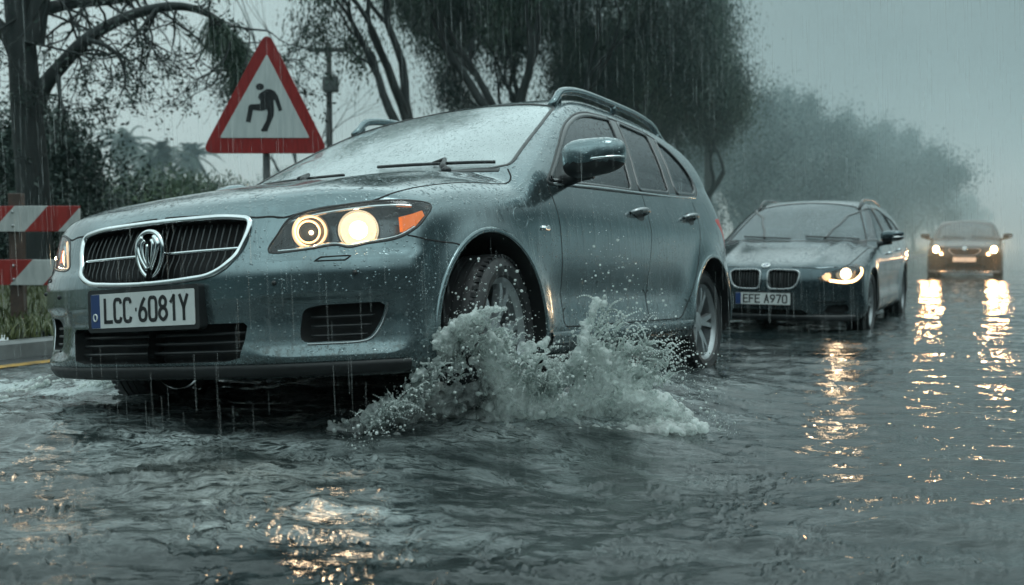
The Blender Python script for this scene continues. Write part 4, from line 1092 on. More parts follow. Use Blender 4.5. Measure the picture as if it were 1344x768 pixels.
# ---------------------------------------------------------------- ground, road, kerb
def ground_sheet(name, m, n0, n1, s0, s1, zf, dn, ds, kind='structure'):
    ns = np.arange(n0, n1+dn*.5, dn); ss = s0+(s1-s0)*(np.linspace(0, 1, int((s1-s0)/ds)+1))**1.0
    A, B = np.meshgrid(ns, ss, indexing='ij'); X = NR[0]*A+AX[0]*B; Y = NR[1]*A+AX[1]*B
    v = np.stack([X, Y, zf(A, B, X, Y)], 2).reshape(-1, 3); i = np.arange(A.size).reshape(A.shape)
    f = np.stack([i[:-1, :-1], i[1:, :-1], i[1:, 1:], i[:-1, 1:]], 2).reshape(-1, 4)
    o = mesh(name, v, f, m); o['kind'] = kind; return o

def make_ground():
    t = NT('wet_asphalt'); o = t.coord()
    f = t.noise(o, 60, 4, .7); g = t.noise(o, 1.2, 4, .6)
    t.l(t.mix(t.ramp(g, [(.35, 0.), (.7, 1.)]), (.020, .022, .023), (.042, .044, .045)), t.b.inputs['Base Color'])
    t.l(t.ramp(g, [(.35, .12), (.65, .38)]), t.b.inputs['Roughness']); t.l(t.bump(f, .5, .004), t.b.inputs['Normal'])
    ground_sheet('road', t.m, KERB_N, 16, -8, 190, lambda a, b, x, y: np.interp(a, [KERB_N, -5.9, -4.0, 16], [.035, .004, -.15, -.30]), .6, 2.)
    t2 = NT('wet_verge_soil'); o = t2.coord(); g = t2.noise(o, 1.6, 6, .65); f = t2.noise(o, 40, 4, .7)
    t2.l(t2.mix(t2.ramp(g, [(.35, 0.), (.65, 1.)]), (.030, .045, .016), (.055, .060, .030)), t2.b.inputs['Base Color'])
    t2.l(t2.bump(f, .8, .03), t2.b.inputs['Normal']); t2.set(Roughness=.8)
    ground_sheet('ground', t2.m, -70, KERB_N-.16, -20, 200, lambda a, b, x, y: .15+.02*np.clip(-a+KERB_N, 0, 40)+.10*(fbm(x*.5, y*.5, 3, 5)-.5), 1.0, 1.0)
    # kerb of separate wet concrete stones seen as one run
    kt = simple('wet_concrete', (.13, .14, .14), .35, var=.3, scale=6, bump=.002)
    root = empty('kerb', road(KERB_N, 4), 0, 'wet grey concrete kerb along the grass verge at the left', 'kerb')
    for k in range(34):
        s0 = 2.2+k*1.0; b = MB(); L = .985
        prof = [(-.16, -.12), (-.16, .150), (-.02, .152), (.0, .135), (.015, -.12)]
        V = [road(KERB_N+a, s0, z) for a, z in prof]+[road(KERB_N+a, s0+L, z) for a, z in prof]
        b.add(np.array(V)-np.array(road(KERB_N, 4)), [tuple(range(5)), tuple(range(5, 10))[::-1]]+[(i, (i+1) % 5, (i+1) % 5+5, i+5) for i in range(5)])
        b.build('kerb_stone', kt, root, smooth=False)
    # worn yellow edge line
    yt = NT('worn_yellow_line'); f = yt.noise(yt.coord(), 9, 6, .7)
    yt.l(yt.mix(yt.ramp(f, [(.3, 0.), (.62, 1.)]), (.09, .065, .03), (.50, .29, .055)), yt.b.inputs['Base Color']); yt.set(Roughness=.3)
    ns = np.array([-6.22, -6.12]); ss = np.linspace(-2, 40, 60)
    v = np.array([road(n, s, float(np.interp(n, [KERB_N, -5.9], [.035, .004]))+.005) for s in ss for n in ns]); i = np.arange(len(v)).reshape(-1, 2)
    o = mesh('road_marking', v, np.stack([i[:-1, 0], i[:-1, 1], i[1:, 1], i[1:, 0]], 1), yt.m); o['kind'] = 'structure'

def make_grass():
    rg = np.random.default_rng(4); N = 26000
    n = KERB_N-.18-rg.random(N)**1.6*9; s = 1.+rg.random(N)*22
    x = NR[0]*n+AX[0]*s; y = NR[1]*n+AX[1]*s
    z = .15+.02*(-n+KERB_N)+.10*(fbm(x*.5, y*.5, 3, 5)-.5)-.01
    h = (.05+.10*rg.random(N))*(.5+1.0*fbm(x*.9, y*.9, 3, 8)); a = rg.random(N)*6.28; w = .006+.006*rg.random(N)
    dx, dy = np.cos(a), np.sin(a); lean = rg.normal(0, .5, (N, 2))*h[:, None]
    b = np.stack([x, y, z], 1); e = np.stack([dx*w, dy*w, 0*w], 1); top = b+np.stack([lean[:, 0], lean[:, 1], h], 1); mid = b+np.stack([lean[:, 0]*.3, lean[:, 1]*.3, h*.6], 1)
    v = np.stack([b-e, b+e, mid+e*.7, mid-e*.7, top], 1).reshape(-1, 3); i = np.arange(N)[:, None]*5
    m = NT('wet_grass'); f = m.noise(m.coord(), 3., 4, .6); m.l(m.mix(m.ramp(f, [(.35, 0.), (.65, 1.)]), (.030, .050, .012), (.085, .095, .030)), m.b.inputs['Base Color']); m.set(Roughness=.45)
    o = mesh('grass', v, [np.concatenate([i, i+1, i+2, i+3], 1), np.concatenate([i+3, i+2, i+4], 1)], m.m); o['kind'] = 'stuff'

# ---------------------------------------------------------------- barrier and sign
def make_barrier():
    c = at(20, 443, 9.0); ang = math.radians(-3)
    root = empty('road_barrier', (c[0], c[1], .20), ang, 'red and white striped wooden barrier on brown posts behind the kerb', 'barrier')
    wood = simple('wet_brown_wood', (.060, .038, .030), .55, var=.35, scale=14, bump=.003)
    t = NT('striped_board'); g = t.n('ShaderNodeTexCoord'); s = t.n('ShaderNodeSeparateXYZ'); t.l(g.outputs['Object'], s.inputs[0])
    q = t.math('ADD', t.math('MULTIPLY', s.outputs[0], 1.), t.math('MULTIPLY', s.outputs[2], -.95))
    st = t.math('GREATER_THAN', t.math('FRACT', t.math('MULTIPLY', t.math('ADD', q, 20.10), 1/.60)), .5)
    f = t.noise(t.coord((1, 1, .25)), 14, 5, .65)
    white = t.mix(t.ramp(f, [(.35, 0.), (.75, 1.)]), (.34, .36, .36), (.52, .54, .53)); red = t.mix(t.ramp(f, [(.35, 0.), (.75, 1.)]), (.20, .018, .016), (.34, .030, .026))
    t.l(t.mix(st, white, red), t.b.inputs['Base Color']); t.set(Roughness=.35); t.l(t.bump(f, .4, .003), t.b.inputs['Normal'])
    for dx in (0., -2.0):
        b = MB(); b.box((dx, .045, .40), (.115, .08, 1.36)); o = b.build('post', wood, root, smooth=False); bev(o, .006)
    for z, x0 in ((.855, .60), (.385, .56)):
        b = MB(); b.box((x0-1.35, -.012, z), (2.70, .028, .225)); o = b.build('striped_board', t.m, root, smooth=False); bev(o, .004)
        for dx in (0., -2.0):
            for dz in (-.06, .06):
                b = MB(); b.lathe([(-.036, .001), (-.036, .009), (-.028, .011), (-.026, .011)], (dx, 0, z+dz), 'y', 10); b.build('bolt', M['alloy_dark'], root)

def bev(o, w, seg=2):
    m = o.modifiers.new('bevel', 'BEVEL'); m.width = w; m.segments = seg; m.limit_method = 'ANGLE'

def make_sign():
    d = 10.7; c = at(350, 318, d); k = d/F_PX
    root = empty('warning_sign', (c[0], c[1], .2), 0, 'triangular red bordered warning sign with black figure on a grey post', 'sign')
    L = lambda px, py: np.array([(px-350)*k, 0, CAM_H+(HZ-py)*k-.2])
    red = NT('wet_red_border'); f = red.noise(red.coord((1, 1, .12)), 40, 4, .6); red.l(red.mix(red.ramp(f, [(.35, 0.), (.7, 1.)]), (.20, .016, .016), (.33, .030, .028)), red.b.inputs['Base Color']); red.set(Roughness=.3)
    wt = NT('wet_white_face'); f = wt.noise(wt.coord((1, 1, .15)), 22, 4, .6); wt.l(wt.mix(wt.ramp(f, [(.3, 0.), (.75, 1.)]), (.42, .47, .47), (.56, .60, .59)), wt.b.inputs['Base Color']); wt.set(Roughness=.3)
    grey = simple('galvanised_grey', (.16, .17, .17), .4, metal=.6, var=.25, scale=10)
    tri = rnd([(266, 202, 18), (354, 42, 20), (433, 202, 18)], 18, 8)
    out = np.array([L(*p) for p in tri]); inn = np.array([L(*p) for p in rnd([(291, 182, 2), (353.5, 74, 2), (408, 182, 2)], 2, 4)])
    b = MB(); b.prism(out, (0, 0, 0), (0, .035, 0)); o = b.build('sign_border', red.m, root, smooth=False)
    b = MB(); b.prism(inn, (0, -.006, 0), (0, .002, 0)); b.build('sign_face', wt.m, root, smooth=False)
    Z = lambda pts: [(265+x*170/768, 45+y*170/768) for x, y in pts]
    man = Z([(378, 345), (352, 362), (346, 385), (360, 402), (358, 420), (300, 424), (290, 432), (272, 524), (300, 530), (316, 456), (362, 462), (384, 458), (396, 452), (402, 470), (392, 520), (360, 576), (366, 582), (398, 580), (408, 556), (438, 488), (440, 450), (437, 400), (444, 398), (468, 466), (488, 456), (462, 372), (446, 348), (420, 335), (398, 334)])
    ink = simple('pictogram_black', (.010, .012, .014), .4, var=.2)
    t = np.linspace(0, 2*np.pi, 22, endpoint=False)
    figure = MB(); figure.prism(np.array([L(*p) for p in man]), (0, -.0085, 0), (0, -.0062, 0)); o = figure.build('pictogram_body', ink, root, smooth=False)
    hd = np.array(Z([(358, 321)]))[0]; b = MB(); b.prism(np.array([L(hd[0]+5.1*np.cos(a)*1.05, hd[1]+4.4*np.sin(a)) for a in t]), (0, -.0085, 0), (0, -.0062, 0)); b.build('pictogram_head', ink, root, smooth=False)
    b = MB(); b.tube([L(349, 120)+[0, .08, 0], np.array([L(349, 120)[0], .08, -.3])], .038, n=14); b.build('post', grey, root, angle=40)
    b = MB()
    for py in (110, 190): p = L(349, py); b.box(p+[0, .05, 0], (.30, .012, .04)); b.tube([p+[-.05, .06, 0], p+[-.045, .125, 0], p+[.045, .125, 0], p+[.05, .06, 0]], .008, n=6)
    b.build('bracket', grey, root, smooth=False)

# ---------------------------------------------------------------- trees
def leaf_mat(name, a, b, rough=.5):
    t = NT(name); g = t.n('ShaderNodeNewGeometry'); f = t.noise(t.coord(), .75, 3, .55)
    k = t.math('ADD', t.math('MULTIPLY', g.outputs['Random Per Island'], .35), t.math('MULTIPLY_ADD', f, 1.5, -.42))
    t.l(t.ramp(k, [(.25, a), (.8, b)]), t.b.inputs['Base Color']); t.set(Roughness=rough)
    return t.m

def leaves(rg, C, size, D=None, spread=.5, aspect=2.2, fold=0.):
    """leaf-shaped faces at points C; D main directions (tip of the leaf)"""
    N = len(C); d = rg.normal(0, 1, (N, 3)) if D is None else D+rg.normal(0, spread, (N, 3))
    d /= np.linalg.norm(d, axis=1, keepdims=True); r = rg.normal(0, 1, (N, 3)); w = np.cross(d, r); w /= np.maximum(np.linalg.norm(w, axis=1, keepdims=True), 1e-6)
    L = size*(.6+.8*rg.random(N))[:, None]; W = L/aspect
    v = np.stack([C, C+d*L*.45+w*W*.5, C+d*L, C+d*L*.45-w*W*.5], 1).reshape(-1, 3)
    return v, np.arange(N)[:, None]*4+np.arange(4)[None]

def grow(rg, p, d, L, r, depth, out, tips, up=.15, spread=.55, kids=(2, 3), shrink=.74, wig=.16, minr=.006):
    """recursive limb: out gets (points, radii), tips the ends and the thin stretches"""
    k = 6; P = [np.array(p, float)]; dd = np.array(d, float); dd /= np.linalg.norm(dd)
    for i in range(k):
        dd = dd+rg.normal(0, wig, 3)+np.array([0, 0, up])*.5; dd /= np.linalg.norm(dd); P.append(P[-1]+dd*L/k)
    P = np.array(P); R = np.linspace(r, r*.62, k+1); out.append((P, R))
    if depth <= 0 or r < minr:
        tips.append(P); return
    if depth <= 2: tips.append(P[2:])
    for j in range(rg.integers(kids[0], kids[1]+1)):
        q = int(rg.integers(3, k+1)) if j else k
        a = rg.normal(0, 1, 3); a -= dd*(a@dd); a /= np.linalg.norm(a); nd = dd*math.cos(spread)+a*math.sin(spread)*(.7+.6*rg.random())
        grow(rg, P[q], nd, L*shrink*(.8+.4*rg.random()), R[q]*.72, depth-1, out, tips, up, spread, kids, shrink, wig, minr)

def limbs_mesh(out, n0=9):
    b = MB()
    for P, R in out:
        n = 5 if R[0] < .03 else (7 if R[0] < .08 else n0); b.tube(P, R, n=n, caps=False)
    return b

BARK = {}
def tree(name, base, h, label, group, seed, kind, leaf, dens=1., trunk_r=.16, levels=4, leaf_size=.10, hang=.0, lean=(0, 0), spread=.5, first=.34, up=.10, cloud=.30, kids=(2, 3), count=9000, crown_name='crown', flat=1., bare=.72):
    rg = np.random.default_rng(seed); root = empty(name, base, 0, label, 'tree', group)
    out, tips = [], []; p = np.zeros(3)
    P = [np.array([0, 0, -.15])]; d = np.array([lean[0], lean[1], 1.])
    for i in range(6): d = d+rg.normal(0, .05, 3); d[2] = 1; P.append(P[-1]+d/np.linalg.norm(d)*h*first/6)
    P = np.array(P); R = trunk_r*np.array([1.35, 1.08, 1., .95, .9, .86, .82]); out.append((P, R))
    for j in range(3):
        a = rg.random()*6.28+j*2.1; grow(rg, P[-1-(j % 2)], (math.cos(a)*spread*1.1, math.sin(a)*spread*1.1, 1.), h*.26, trunk_r*.62, levels, out, tips, up, spread, kids)
    limbs_mesh(out).build('trunk', BARK[kind], root)
    if count:
        sel = [q for q in tips if rg.random() < bare]; wgt = [max(1, int(len(q)*rg.choice([1, 2, 4]))) for q in sel]
        T = np.concatenate([np.repeat(q, w, 0) for q, w in zip(sel, wgt)]); pick = rg.integers(0, len(T), int(count*dens)); C = T[pick]+rg.normal(0, cloud, (len(pick), 3))*[1, 1, flat]*rg.choice([.35, .8, 1.25], (len(pick), 1))
        if hang:
            drop = rg.random(len(pick))**1.3*hang; strand = rg.integers(0, 1 << 30, 1)
            C = np.round((C+0)/.11)*.11+rg.normal(0, .045, C.shape); C[:, 2] -= drop
            D = np.tile([0, 0, -1.], (len(C), 1)); v, f = leaves(rg, C, leaf_size, D, .35, 3.2)
        else:
            D = rg.normal(0, 1, (len(C), 3)); D[:, 2] -= .5; v, f = leaves(rg, C, leaf_size, D, .3)
        mesh(crown_name, v, f, leaf, root, smooth=False)
    return root

def bush(name, base, r, label, group, seed, leaf, count=5000, size=.09, squash=.8):
    rg = np.random.default_rng(seed); root = empty(name, base, 0, label, 'bush' if 'bush' in name or 'shrub' in name else 'plant', group)
    k = 16; cc = rg.normal(0, 1, (k, 3)); cc /= np.linalg.norm(cc, axis=1, keepdims=True); cc *= (.35+.4*rg.random(k))[:, None]*r; cc[:, 2] = np.abs(cc[:, 2])*squash+.25*r
    cr = (.22+.22*rg.random(k))*r; i = rg.integers(0, k, count); d = rg.normal(0, 1, (count, 3)); d /= np.linalg.norm(d, axis=1, keepdims=True)
    C = cc[i]+d*(cr[i]*(.6+.5*rg.random(count)))[:, None]; C = C[C[:, 2] > 0]; dd = C-np.array([0, 0, .2*r])
    v, f = leaves(rg, C, size, dd/np.linalg.norm(dd, axis=1, keepdims=True), .8)
    mesh('foliage', v, f, leaf, root, smooth=False)
    b = MB()
    for j in range(7): b.tube(spline([(0, 0, -.1), cc[j]*.5+[0, 0, .05], cc[j]], 5), np.linspace(.03, .01, 11)*max(.6, r*.6), n=5, caps=False)
    b.build('stem', BARK['dark'], root); return root

def palm(base, h, r, label, seed, leaf):
    rg = np.random.default_rng(seed); root = empty('palm_tree', base, 0, label, 'palm', 'palm trees in the mist beyond the verge')
    b = MB(); P = spline([(0, 0, -.2), (.05, 0, h*.35), (-.04, 0, h*.7), (0, 0, h)], 6); b.tube(P, np.linspace(.20, .13, len(P)), n=9); b.build('trunk', BARK['dark'], root)
    V = []; F = []; n = 0
    for k in range(44):
        a = rg.random()*6.28; el = rg.random()*1.7-.55; L = r*(.8+.4*rg.random()); m = 9
        t = np.linspace(0, 1, m); out = L*t*math.cos(el); zz = L*t*math.sin(el)-.55*L*t**2.2
        S = np.stack([out*math.cos(a), out*math.sin(a), h+zz], 1); sd = np.array([-math.sin(a), math.cos(a), 0])
        for i in range(1, m):
            for s in (-1, 1):
                for q in (0, .5):
                    c = S[i-1]*(1-q)+S[i]*q; w = L*.30*(1-t[i]*.75); tip = c+sd*s*w*.75+(S[i]-S[i-1])*1.2-np.array([0, 0, .35*w]); e = (S[i]-S[i-1])*.85
                    V += [c-e*.5, c+e*.5, tip]; F.append((n, n+1, n+2)); n += 3
    mesh('fronds', V, np.array(F), leaf, root, smooth=False); return root

def make_trees():
    BARK['dark'] = simple('wet_dark_bark', (.012, .018, .018), .75, var=.4, scale=9, bump=.012)
    BARK['grey'] = simple('wet_grey_bark', (.042, .050, .050), .75, var=.35, scale=9, bump=.01)
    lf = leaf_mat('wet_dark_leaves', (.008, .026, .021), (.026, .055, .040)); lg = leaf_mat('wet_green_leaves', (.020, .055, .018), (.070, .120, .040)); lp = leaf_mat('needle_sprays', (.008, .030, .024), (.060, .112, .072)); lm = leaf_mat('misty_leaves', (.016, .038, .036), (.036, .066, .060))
    # --- the old tree at the left, its limbs set out one by one
    d = 14.0; b0 = at(45, 440, d); root = empty('old_tree', (b0[0], b0[1], .35), 0, 'old dark tree with a bowed limb and bare twigs behind the barrier', 'tree')
    rg = np.random.default_rng(11); L = lambda px, py, dy=0.: at(px, py, d)+np.array([0, dy, 0])-np.array([b0[0], b0[1], .35])
    out, tips = [], []
    def limb(pts, r0, r1): P = spline([L(*p) for p in pts], 7); R = np.linspace(r0, r1, len(P)); out.append((P, R)); return P, R
    limb([(44, 470), (44, 380), (46, 250), (40, 150), (36, 70), (30, -10), (28, -90)], .25, .15)
    big, bR = limb([(52, 150), (62, 118), (85, 90), (120, 55), (165, 22, .2), (215, 4, .4), (255, 8, .5), (285, 28, .6), (302, 62, .6), (308, 92, .6)], .115, .018)
    l2, r2 = limb([(50, 60), (62, 0), (80, -60), (90, -120)], .15, .05); l3, r3 = limb([(34, 90), (16, 50), (-12, 20), (-60, -10)], .12, .05)
    l4, _ = limb([(82, 96), (92, 130, -.2), (100, 150, -.3), (104, 175, -.3)], .035, .008); l5, _ = limb([(118, 55), (150, 66, -.2), (172, 82, -.3), (180, 110, -.3), (172, 135, -.3)], .04, .006); l6, _ = limb([(50, 20), (90, 2, .3), (140, -6, .5), (200, -20, .6)], .10, .03)
    for P0, R0, n, ln in ((big, bR, 26, .75), (l2, r2, 8, 1.), (l3, r3, 8, 1.), (l6, np.linspace(.1, .03, len(l6)), 14, .8), (l5, np.linspace(.03, .006, len(l5)), 9, .4), (l4, np.linspace(.03, .006, len(l4)), 7, .35)):
        for k in range(n):
            i = int(rg.integers(len(P0)//5, len(P0))); a = rg.normal(0, 1, 3); a[2] = abs(a[2])*.3-.45; a[1] *= .6
            grow(rg, P0[i], a, ln*(.6+.8*rg.random()), min(.022, R0[i]*.5), 2, out, tips, -.12, .6, (2, 3), .75, .22, .001)
    limbs_mesh(out, 12).build('trunk', BARK['dark'], root)
    T = np.concatenate(tips); pick = rg.integers(0, len(T), 5200); C = T[pick]+rg.normal(0, .05, (len(pick), 3)); v, f = leaves(rg, C, .065, None); mesh('crown', v, f, lf, root, smooth=False)
    # hanging plume at the bowed limb's end
    V = []; F = []; n = 0
    ridge = spline([L(268, 14, .5), L(290, 32, .6), L(303, 60, .6), L(307, 92, .6)], 10)
    for k in range(900):
        c = ridge[int(rg.integers(0, len(ridge)))]; L0 = .25+.40*rg.random(); dx = rg.normal(.02, .13); q = [c+np.array([dx*t*1.2, rg.normal(0, .05), .06*t-L0*t**1.5]) for t in (0, .35, .7, 1.)]
        w = np.array([.006, .002, 0])
        for i in range(3): V += [q[i]-w, q[i]+w, q[i+1]+w*.6, q[i+1]-w*.6]; F.append((n, n+1, n+2, n+3)); n += 4
    mesh('plume', V, np.array(F), lp, root, smooth=False)
    # leafy undergrowth round it
    G = 'bushes on the verge behind the barrier'
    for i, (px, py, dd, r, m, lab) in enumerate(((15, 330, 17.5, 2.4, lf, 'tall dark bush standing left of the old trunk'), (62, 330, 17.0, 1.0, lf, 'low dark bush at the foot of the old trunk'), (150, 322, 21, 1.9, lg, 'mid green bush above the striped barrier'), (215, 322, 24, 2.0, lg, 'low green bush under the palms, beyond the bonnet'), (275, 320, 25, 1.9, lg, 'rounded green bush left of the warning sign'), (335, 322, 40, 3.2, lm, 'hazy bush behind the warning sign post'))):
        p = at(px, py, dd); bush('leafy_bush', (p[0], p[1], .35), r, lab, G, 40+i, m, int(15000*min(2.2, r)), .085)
    p = at(44, 300, 17.5); tree('small_leafy_tree', (p[0], p[1], .35), 3.0, 'small dark leafy tree directly behind the old trunk', None, 71, 'dark', lf, count=17000, trunk_r=.08, levels=3, leaf_size=.09, cloud=.28)
    # palms
    for i, (px, py, dd, r, lab) in enumerate(((167, 186, 34, 1.30, 'tallest palm, grey in the mist above the bonnet'), (212, 204, 31, 1.1, 'shorter dark palm, middle one of the palms'), (254, 204, 36, 1.15, 'misty palm nearest the warning sign'))):
        p = at(px, 320, dd); palm((p[0], p[1], .5), at(px, py, dd)[2]-.5, r, lab, 20+i, lf)
    # bare tree by the pole
    p = at(440, 322, 24); rg = np.random.default_rng(5); root = empty('bare_tree', (p[0], p[1], .4), 0, 'bare grey tree with fine twigs behind the windscreen', 'tree'); out, tips = [], []
    grow(rg, (0, 0, -.2), (0, 0, 1), 2.6, .13, 6, out, tips, .10, .55, (2, 3), .78, .12, .002); limbs_mesh(out).build('trunk', BARK['grey'], root)
    # roadside trees behind the car
    G = 'tall trees along the verge behind the car'
    for i, (px, dd, h, r, lab) in enumerate(((540, 19.5, 8.6, .17, 'twin limbed dark tree behind the left end of the roof'), (655, 21, 9.2, .20, 'dark tree whose trunk rises above the middle of the roof'), (745, 23, 9.2, .20, 'bushy dark tree just above the roof rail'), (822, 26, 9.4, .22, 'dark weeping tree behind the rear of the roof'), (898, 29, 9.3, .22, 'last dark weeping tree before the gap of mist'))):
        p = at(px, 322, dd); n = (9000, 14000, 22000, 28000, 30000)[i]
        o = tree('weeping_tree', (p[0], p[1], .4), h, lab, G, 100+i*7, 'dark', lp if i != 2 else lf, count=int(n*(4.0, 4.2, 4.4, 4.6, 4.6)[i]), trunk_r=r, levels=4, leaf_size=.088, hang=(.4, .45, .5, .7, .9)[i], bare=(.8, .62, .55, .55, .6)[i], spread=(.34, .38, .42, .42, .42)[i], first=(.30, .28, .22, .18, .14)[i], up=.12, cloud=(.26, .30, .34, .38, .40)[i])
        zz = sorted(q.co.z for q in o.children[1].data.vertices)[-200] if len(o.children) > 1 else h; zt = (None, None, None, 8.0, 6.0)[i]
        o.scale = ((1, 1, 1), (.9, .9, 1), (.85, .85, 1), (.80, .80, .95), (.80, .80, .88))[i] if zt is None else (.80, .80, zt/zz)
    # far line of trees along the road, fading into the fog
    G = 'misty trees lining the far road'
    spots = [(992, 44, 6.6), (1032, 50, 8.0), (1066, 47, 5.9), (1102, 56, 6.5), (1140, 60, 8.1), (1170, 66, 8.2), (1198, 74, 7.2), (1222, 84, 6.7), (1245, 96, 6.3), (1268, 112, 5.6), (1290, 132, 4.8), (966, 60, 8.8), (1056, 66, 8.2), (1122, 80, 8.8)]
    words = ['shortest misty tree, next to the dark weeping tree', 'round misty tree above the second car', 'low misty tree right of the second car roof', 'ragged misty tree above the second car mirror', 'tallest misty tree of the far line', 'broad misty tree between the second and third cars', 'pale tree left of the oncoming headlights', 'pale tree above the left headlight of the oncoming car', 'faint tree above the oncoming car', 'fainter tree right of the oncoming car', 'faintest tree at the right end of the line', 'hazy tree partly hidden by the dark weeping tree', 'pale tree rising behind the round misty tree', 'pale tree rising behind the ragged misty tree']
    protos = []
    for i, (px, dd, h) in enumerate(spots):
        p = at(px, 322, dd); k = i % 4
        if i < 4:
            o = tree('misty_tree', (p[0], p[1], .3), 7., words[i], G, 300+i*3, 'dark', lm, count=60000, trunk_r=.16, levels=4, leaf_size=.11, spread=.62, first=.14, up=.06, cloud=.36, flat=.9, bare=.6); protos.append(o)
        else:
            s = protos[k]; o = s.copy(); COL.objects.link(o); o['label'] = words[i]
            for ch in s.children: c = ch.copy(); COL.objects.link(c); c.parent = o
            o.rotation_euler = (0, 0, 1.3*i)
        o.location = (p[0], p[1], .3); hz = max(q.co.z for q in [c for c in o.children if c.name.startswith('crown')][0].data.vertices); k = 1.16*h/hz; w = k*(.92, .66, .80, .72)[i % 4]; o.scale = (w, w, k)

def make_poles():
    wood = simple('weathered_pole', (.050, .050, .048), .7, var=.3, scale=8); grey = simple('grey_steel', (.12, .13, .13), .5, metal=.4, var=.2)
    p = at(434, 322, 23); k = 23/F_PX; root = empty('utility_pole', (p[0], p[1], .3), 0, 'thin utility pole with a transformer box left of the windscreen', 'pole')
    top = CAM_H+(HZ-60)*k-.3; b = MB(); b.tube([(0, 0, -.3), (0, 0, top)], [.085, .06], n=10); b.build('pole_shaft', wood, root)
    z = CAM_H+(HZ-114)*k-.3; b = MB(); b.box((.06, -.14, z), (.34, .2, .34)); o = b.build('transformer_box', grey, root, smooth=False); bev(o, .02)
    b = MB(); b.box((0, -.02, top-.15), (.9, .08, .09)); b.build('cross_arm', wood, root, smooth=False)
    for x in (-.38, .0, .38): b = MB(); b.lathe([(0, .02), (.03, .035), (.06, .02), (.08, .03), (.11, .012)], (x, -.02, top-.10), 'z', 10); b.build('insulator', grey, root)
    for i, (x, lab) in enumerate(((-.38, 'topmost of the three overhead wires running left from the pole'), (.0, 'middle one of the three overhead wires running left from the pole'), (.38, 'lowest, most sagging of the three overhead wires left of the pole'))):
        a = np.array([p[0]+x, p[1]-.02, .3+top+.02-.0]); e = at(-150, 70+i*38, 26); t = np.linspace(0, 1, 24)[:, None]; P = a*(1-t)+e*t; P[:, 2] -= (.28+.22*i)*4*(t*(1-t))[:, 0]
        b = MB(); b.tube(P, .009, n=5); o = b.build('overhead_wire', M['black']); tag(o, lab, 'wire', 'overhead wires at the left')
    p = at(928, 322, 33); root = empty('utility_pole', (p[0], p[1], .3), 0, 'tall dark pole rising behind the weeping trees', 'pole')
    b = MB(); b.tube([(0, 0, -.3), (0, 0, 10.4)], [.13, .085], n=10); b.build('pole_shaft', wood, root); b = MB(); b.box((0, 0, 9.9), (1.4, .1, .12)); b.build('cross_arm', wood, root, smooth=False)
# ---------------------------------------------------------------- flood water, splash, rain
POSE = dict(yaw=29.105, pit=-2.272, rol=-4.049, pos=(-.7565, 4.2514, -.7407), k=1.15)
def pose_matrix():
    k = POSE['k']; p = POSE['pos']
    return (Matrix.Translation(Vector((p[0]*k, p[1]*k, CAM_H+p[2]*k))) @ Matrix.Rotation(math.radians(-POSE['yaw']), 4, 'Z') @ Matrix.Rotation(math.radians(POSE['pit']), 4, 'X')
            @ Matrix.Rotation(math.radians(POSE['rol']), 4, 'Y') @ Matrix.Scale(k, 4))
def car_pt(x, y, z): return np.array(pose_matrix() @ Vector((x, y, z)))

def wave(x, y):
    """height of the flood and how foamy it is, at world points"""
    d = np.hypot(x, y); fade = 1/(1+(d/14)**1.5)
    # wind-driven chop, long crests across the view
    w = .030*(fbm(x*.55+.25*y, y*1.25, 3, 1)-.5)*2 + .020*(1-np.abs(2*fbm(x*1.5+.4*y, y*3.2, 3, 21)-1)**.9-.62)*1.6
    w += .010*(1-np.abs(2*fbm(x*3.6-.5*y, y*7.5, 3, 31)-1)-.6)*1.6 + .0055*(fbm(x*14, y*26, 2, 51)-.5)*2*fade
    w *= .55+.45*fade
    # swell pushed up by the wheel and the nose, turbulence in the wake
    c = car_pt(.95, .15, .2); q = np.stack([x-c[0], y-c[1]], -1); al = q@AX; ac = q@NR
    m = np.exp(-((al-.25)/1.1)**2-((ac-.05)/.55)**2); hump = .105*m*(.72+.7*fbm(x*3, y*3, 3, 77))
    c2 = car_pt(-.35, -1.0, .2); q2 = np.stack([x-c2[0], y-c2[1]], -1); a2 = q2@AX; b2 = q2@NR
    m2 = np.exp(-((a2+.15)/.5)**2-(b2/1.5)**2); hump = hump+.055*m2
    cc = car_pt(0, .2, 0.); qc = np.stack([x-cc[0], y-cc[1]], -1); hump = hump+.095*np.exp(-np.abs((qc@AX)/2.3)**4-np.abs((qc@NR)/1.45)**4)
    c3 = car_pt(-1.1, .2, .2); m3 = np.exp(-(((x-c3[0])+.3)/1.0)**2-((y-c3[1]-.1)/1.1)**2)
    turb = np.clip(m*1.0+m2*.55+m3*1.5, 0, 1.3)
    w = w+hump+turb*.050*(fbm(x*3.4+y, y*7.5, 4, 91)-.5)*2+turb*.012*(fbm(x*12, y*24, 3, 95)-.5)*2+.03*m3
    n = x*NR[0]+y*NR[1]; edge = np.exp(-((n+5.75)/.35)**2)*.5
    streak = np.clip(fbm(x*1.1+.6*y, y*5.0, 4, 13)*1.9-1.02, 0, 1)
    near = np.exp(-((y-2.9)/1.1)**2)*np.exp(-((x+1.0)/1.3)**2)
    foam = np.clip(turb*.95*(fbm(x*5, y*7, 4, 61)*1.9-.55), 0, 1)+streak*(.16+.3*near+.5*turb)+edge*fbm(x*6, y*6, 3, 66)+np.clip(near*(fbm(x*2.5, y*7, 4, 33)*3-2.05), 0, .5)
    return w, np.clip(foam, 0, 1)

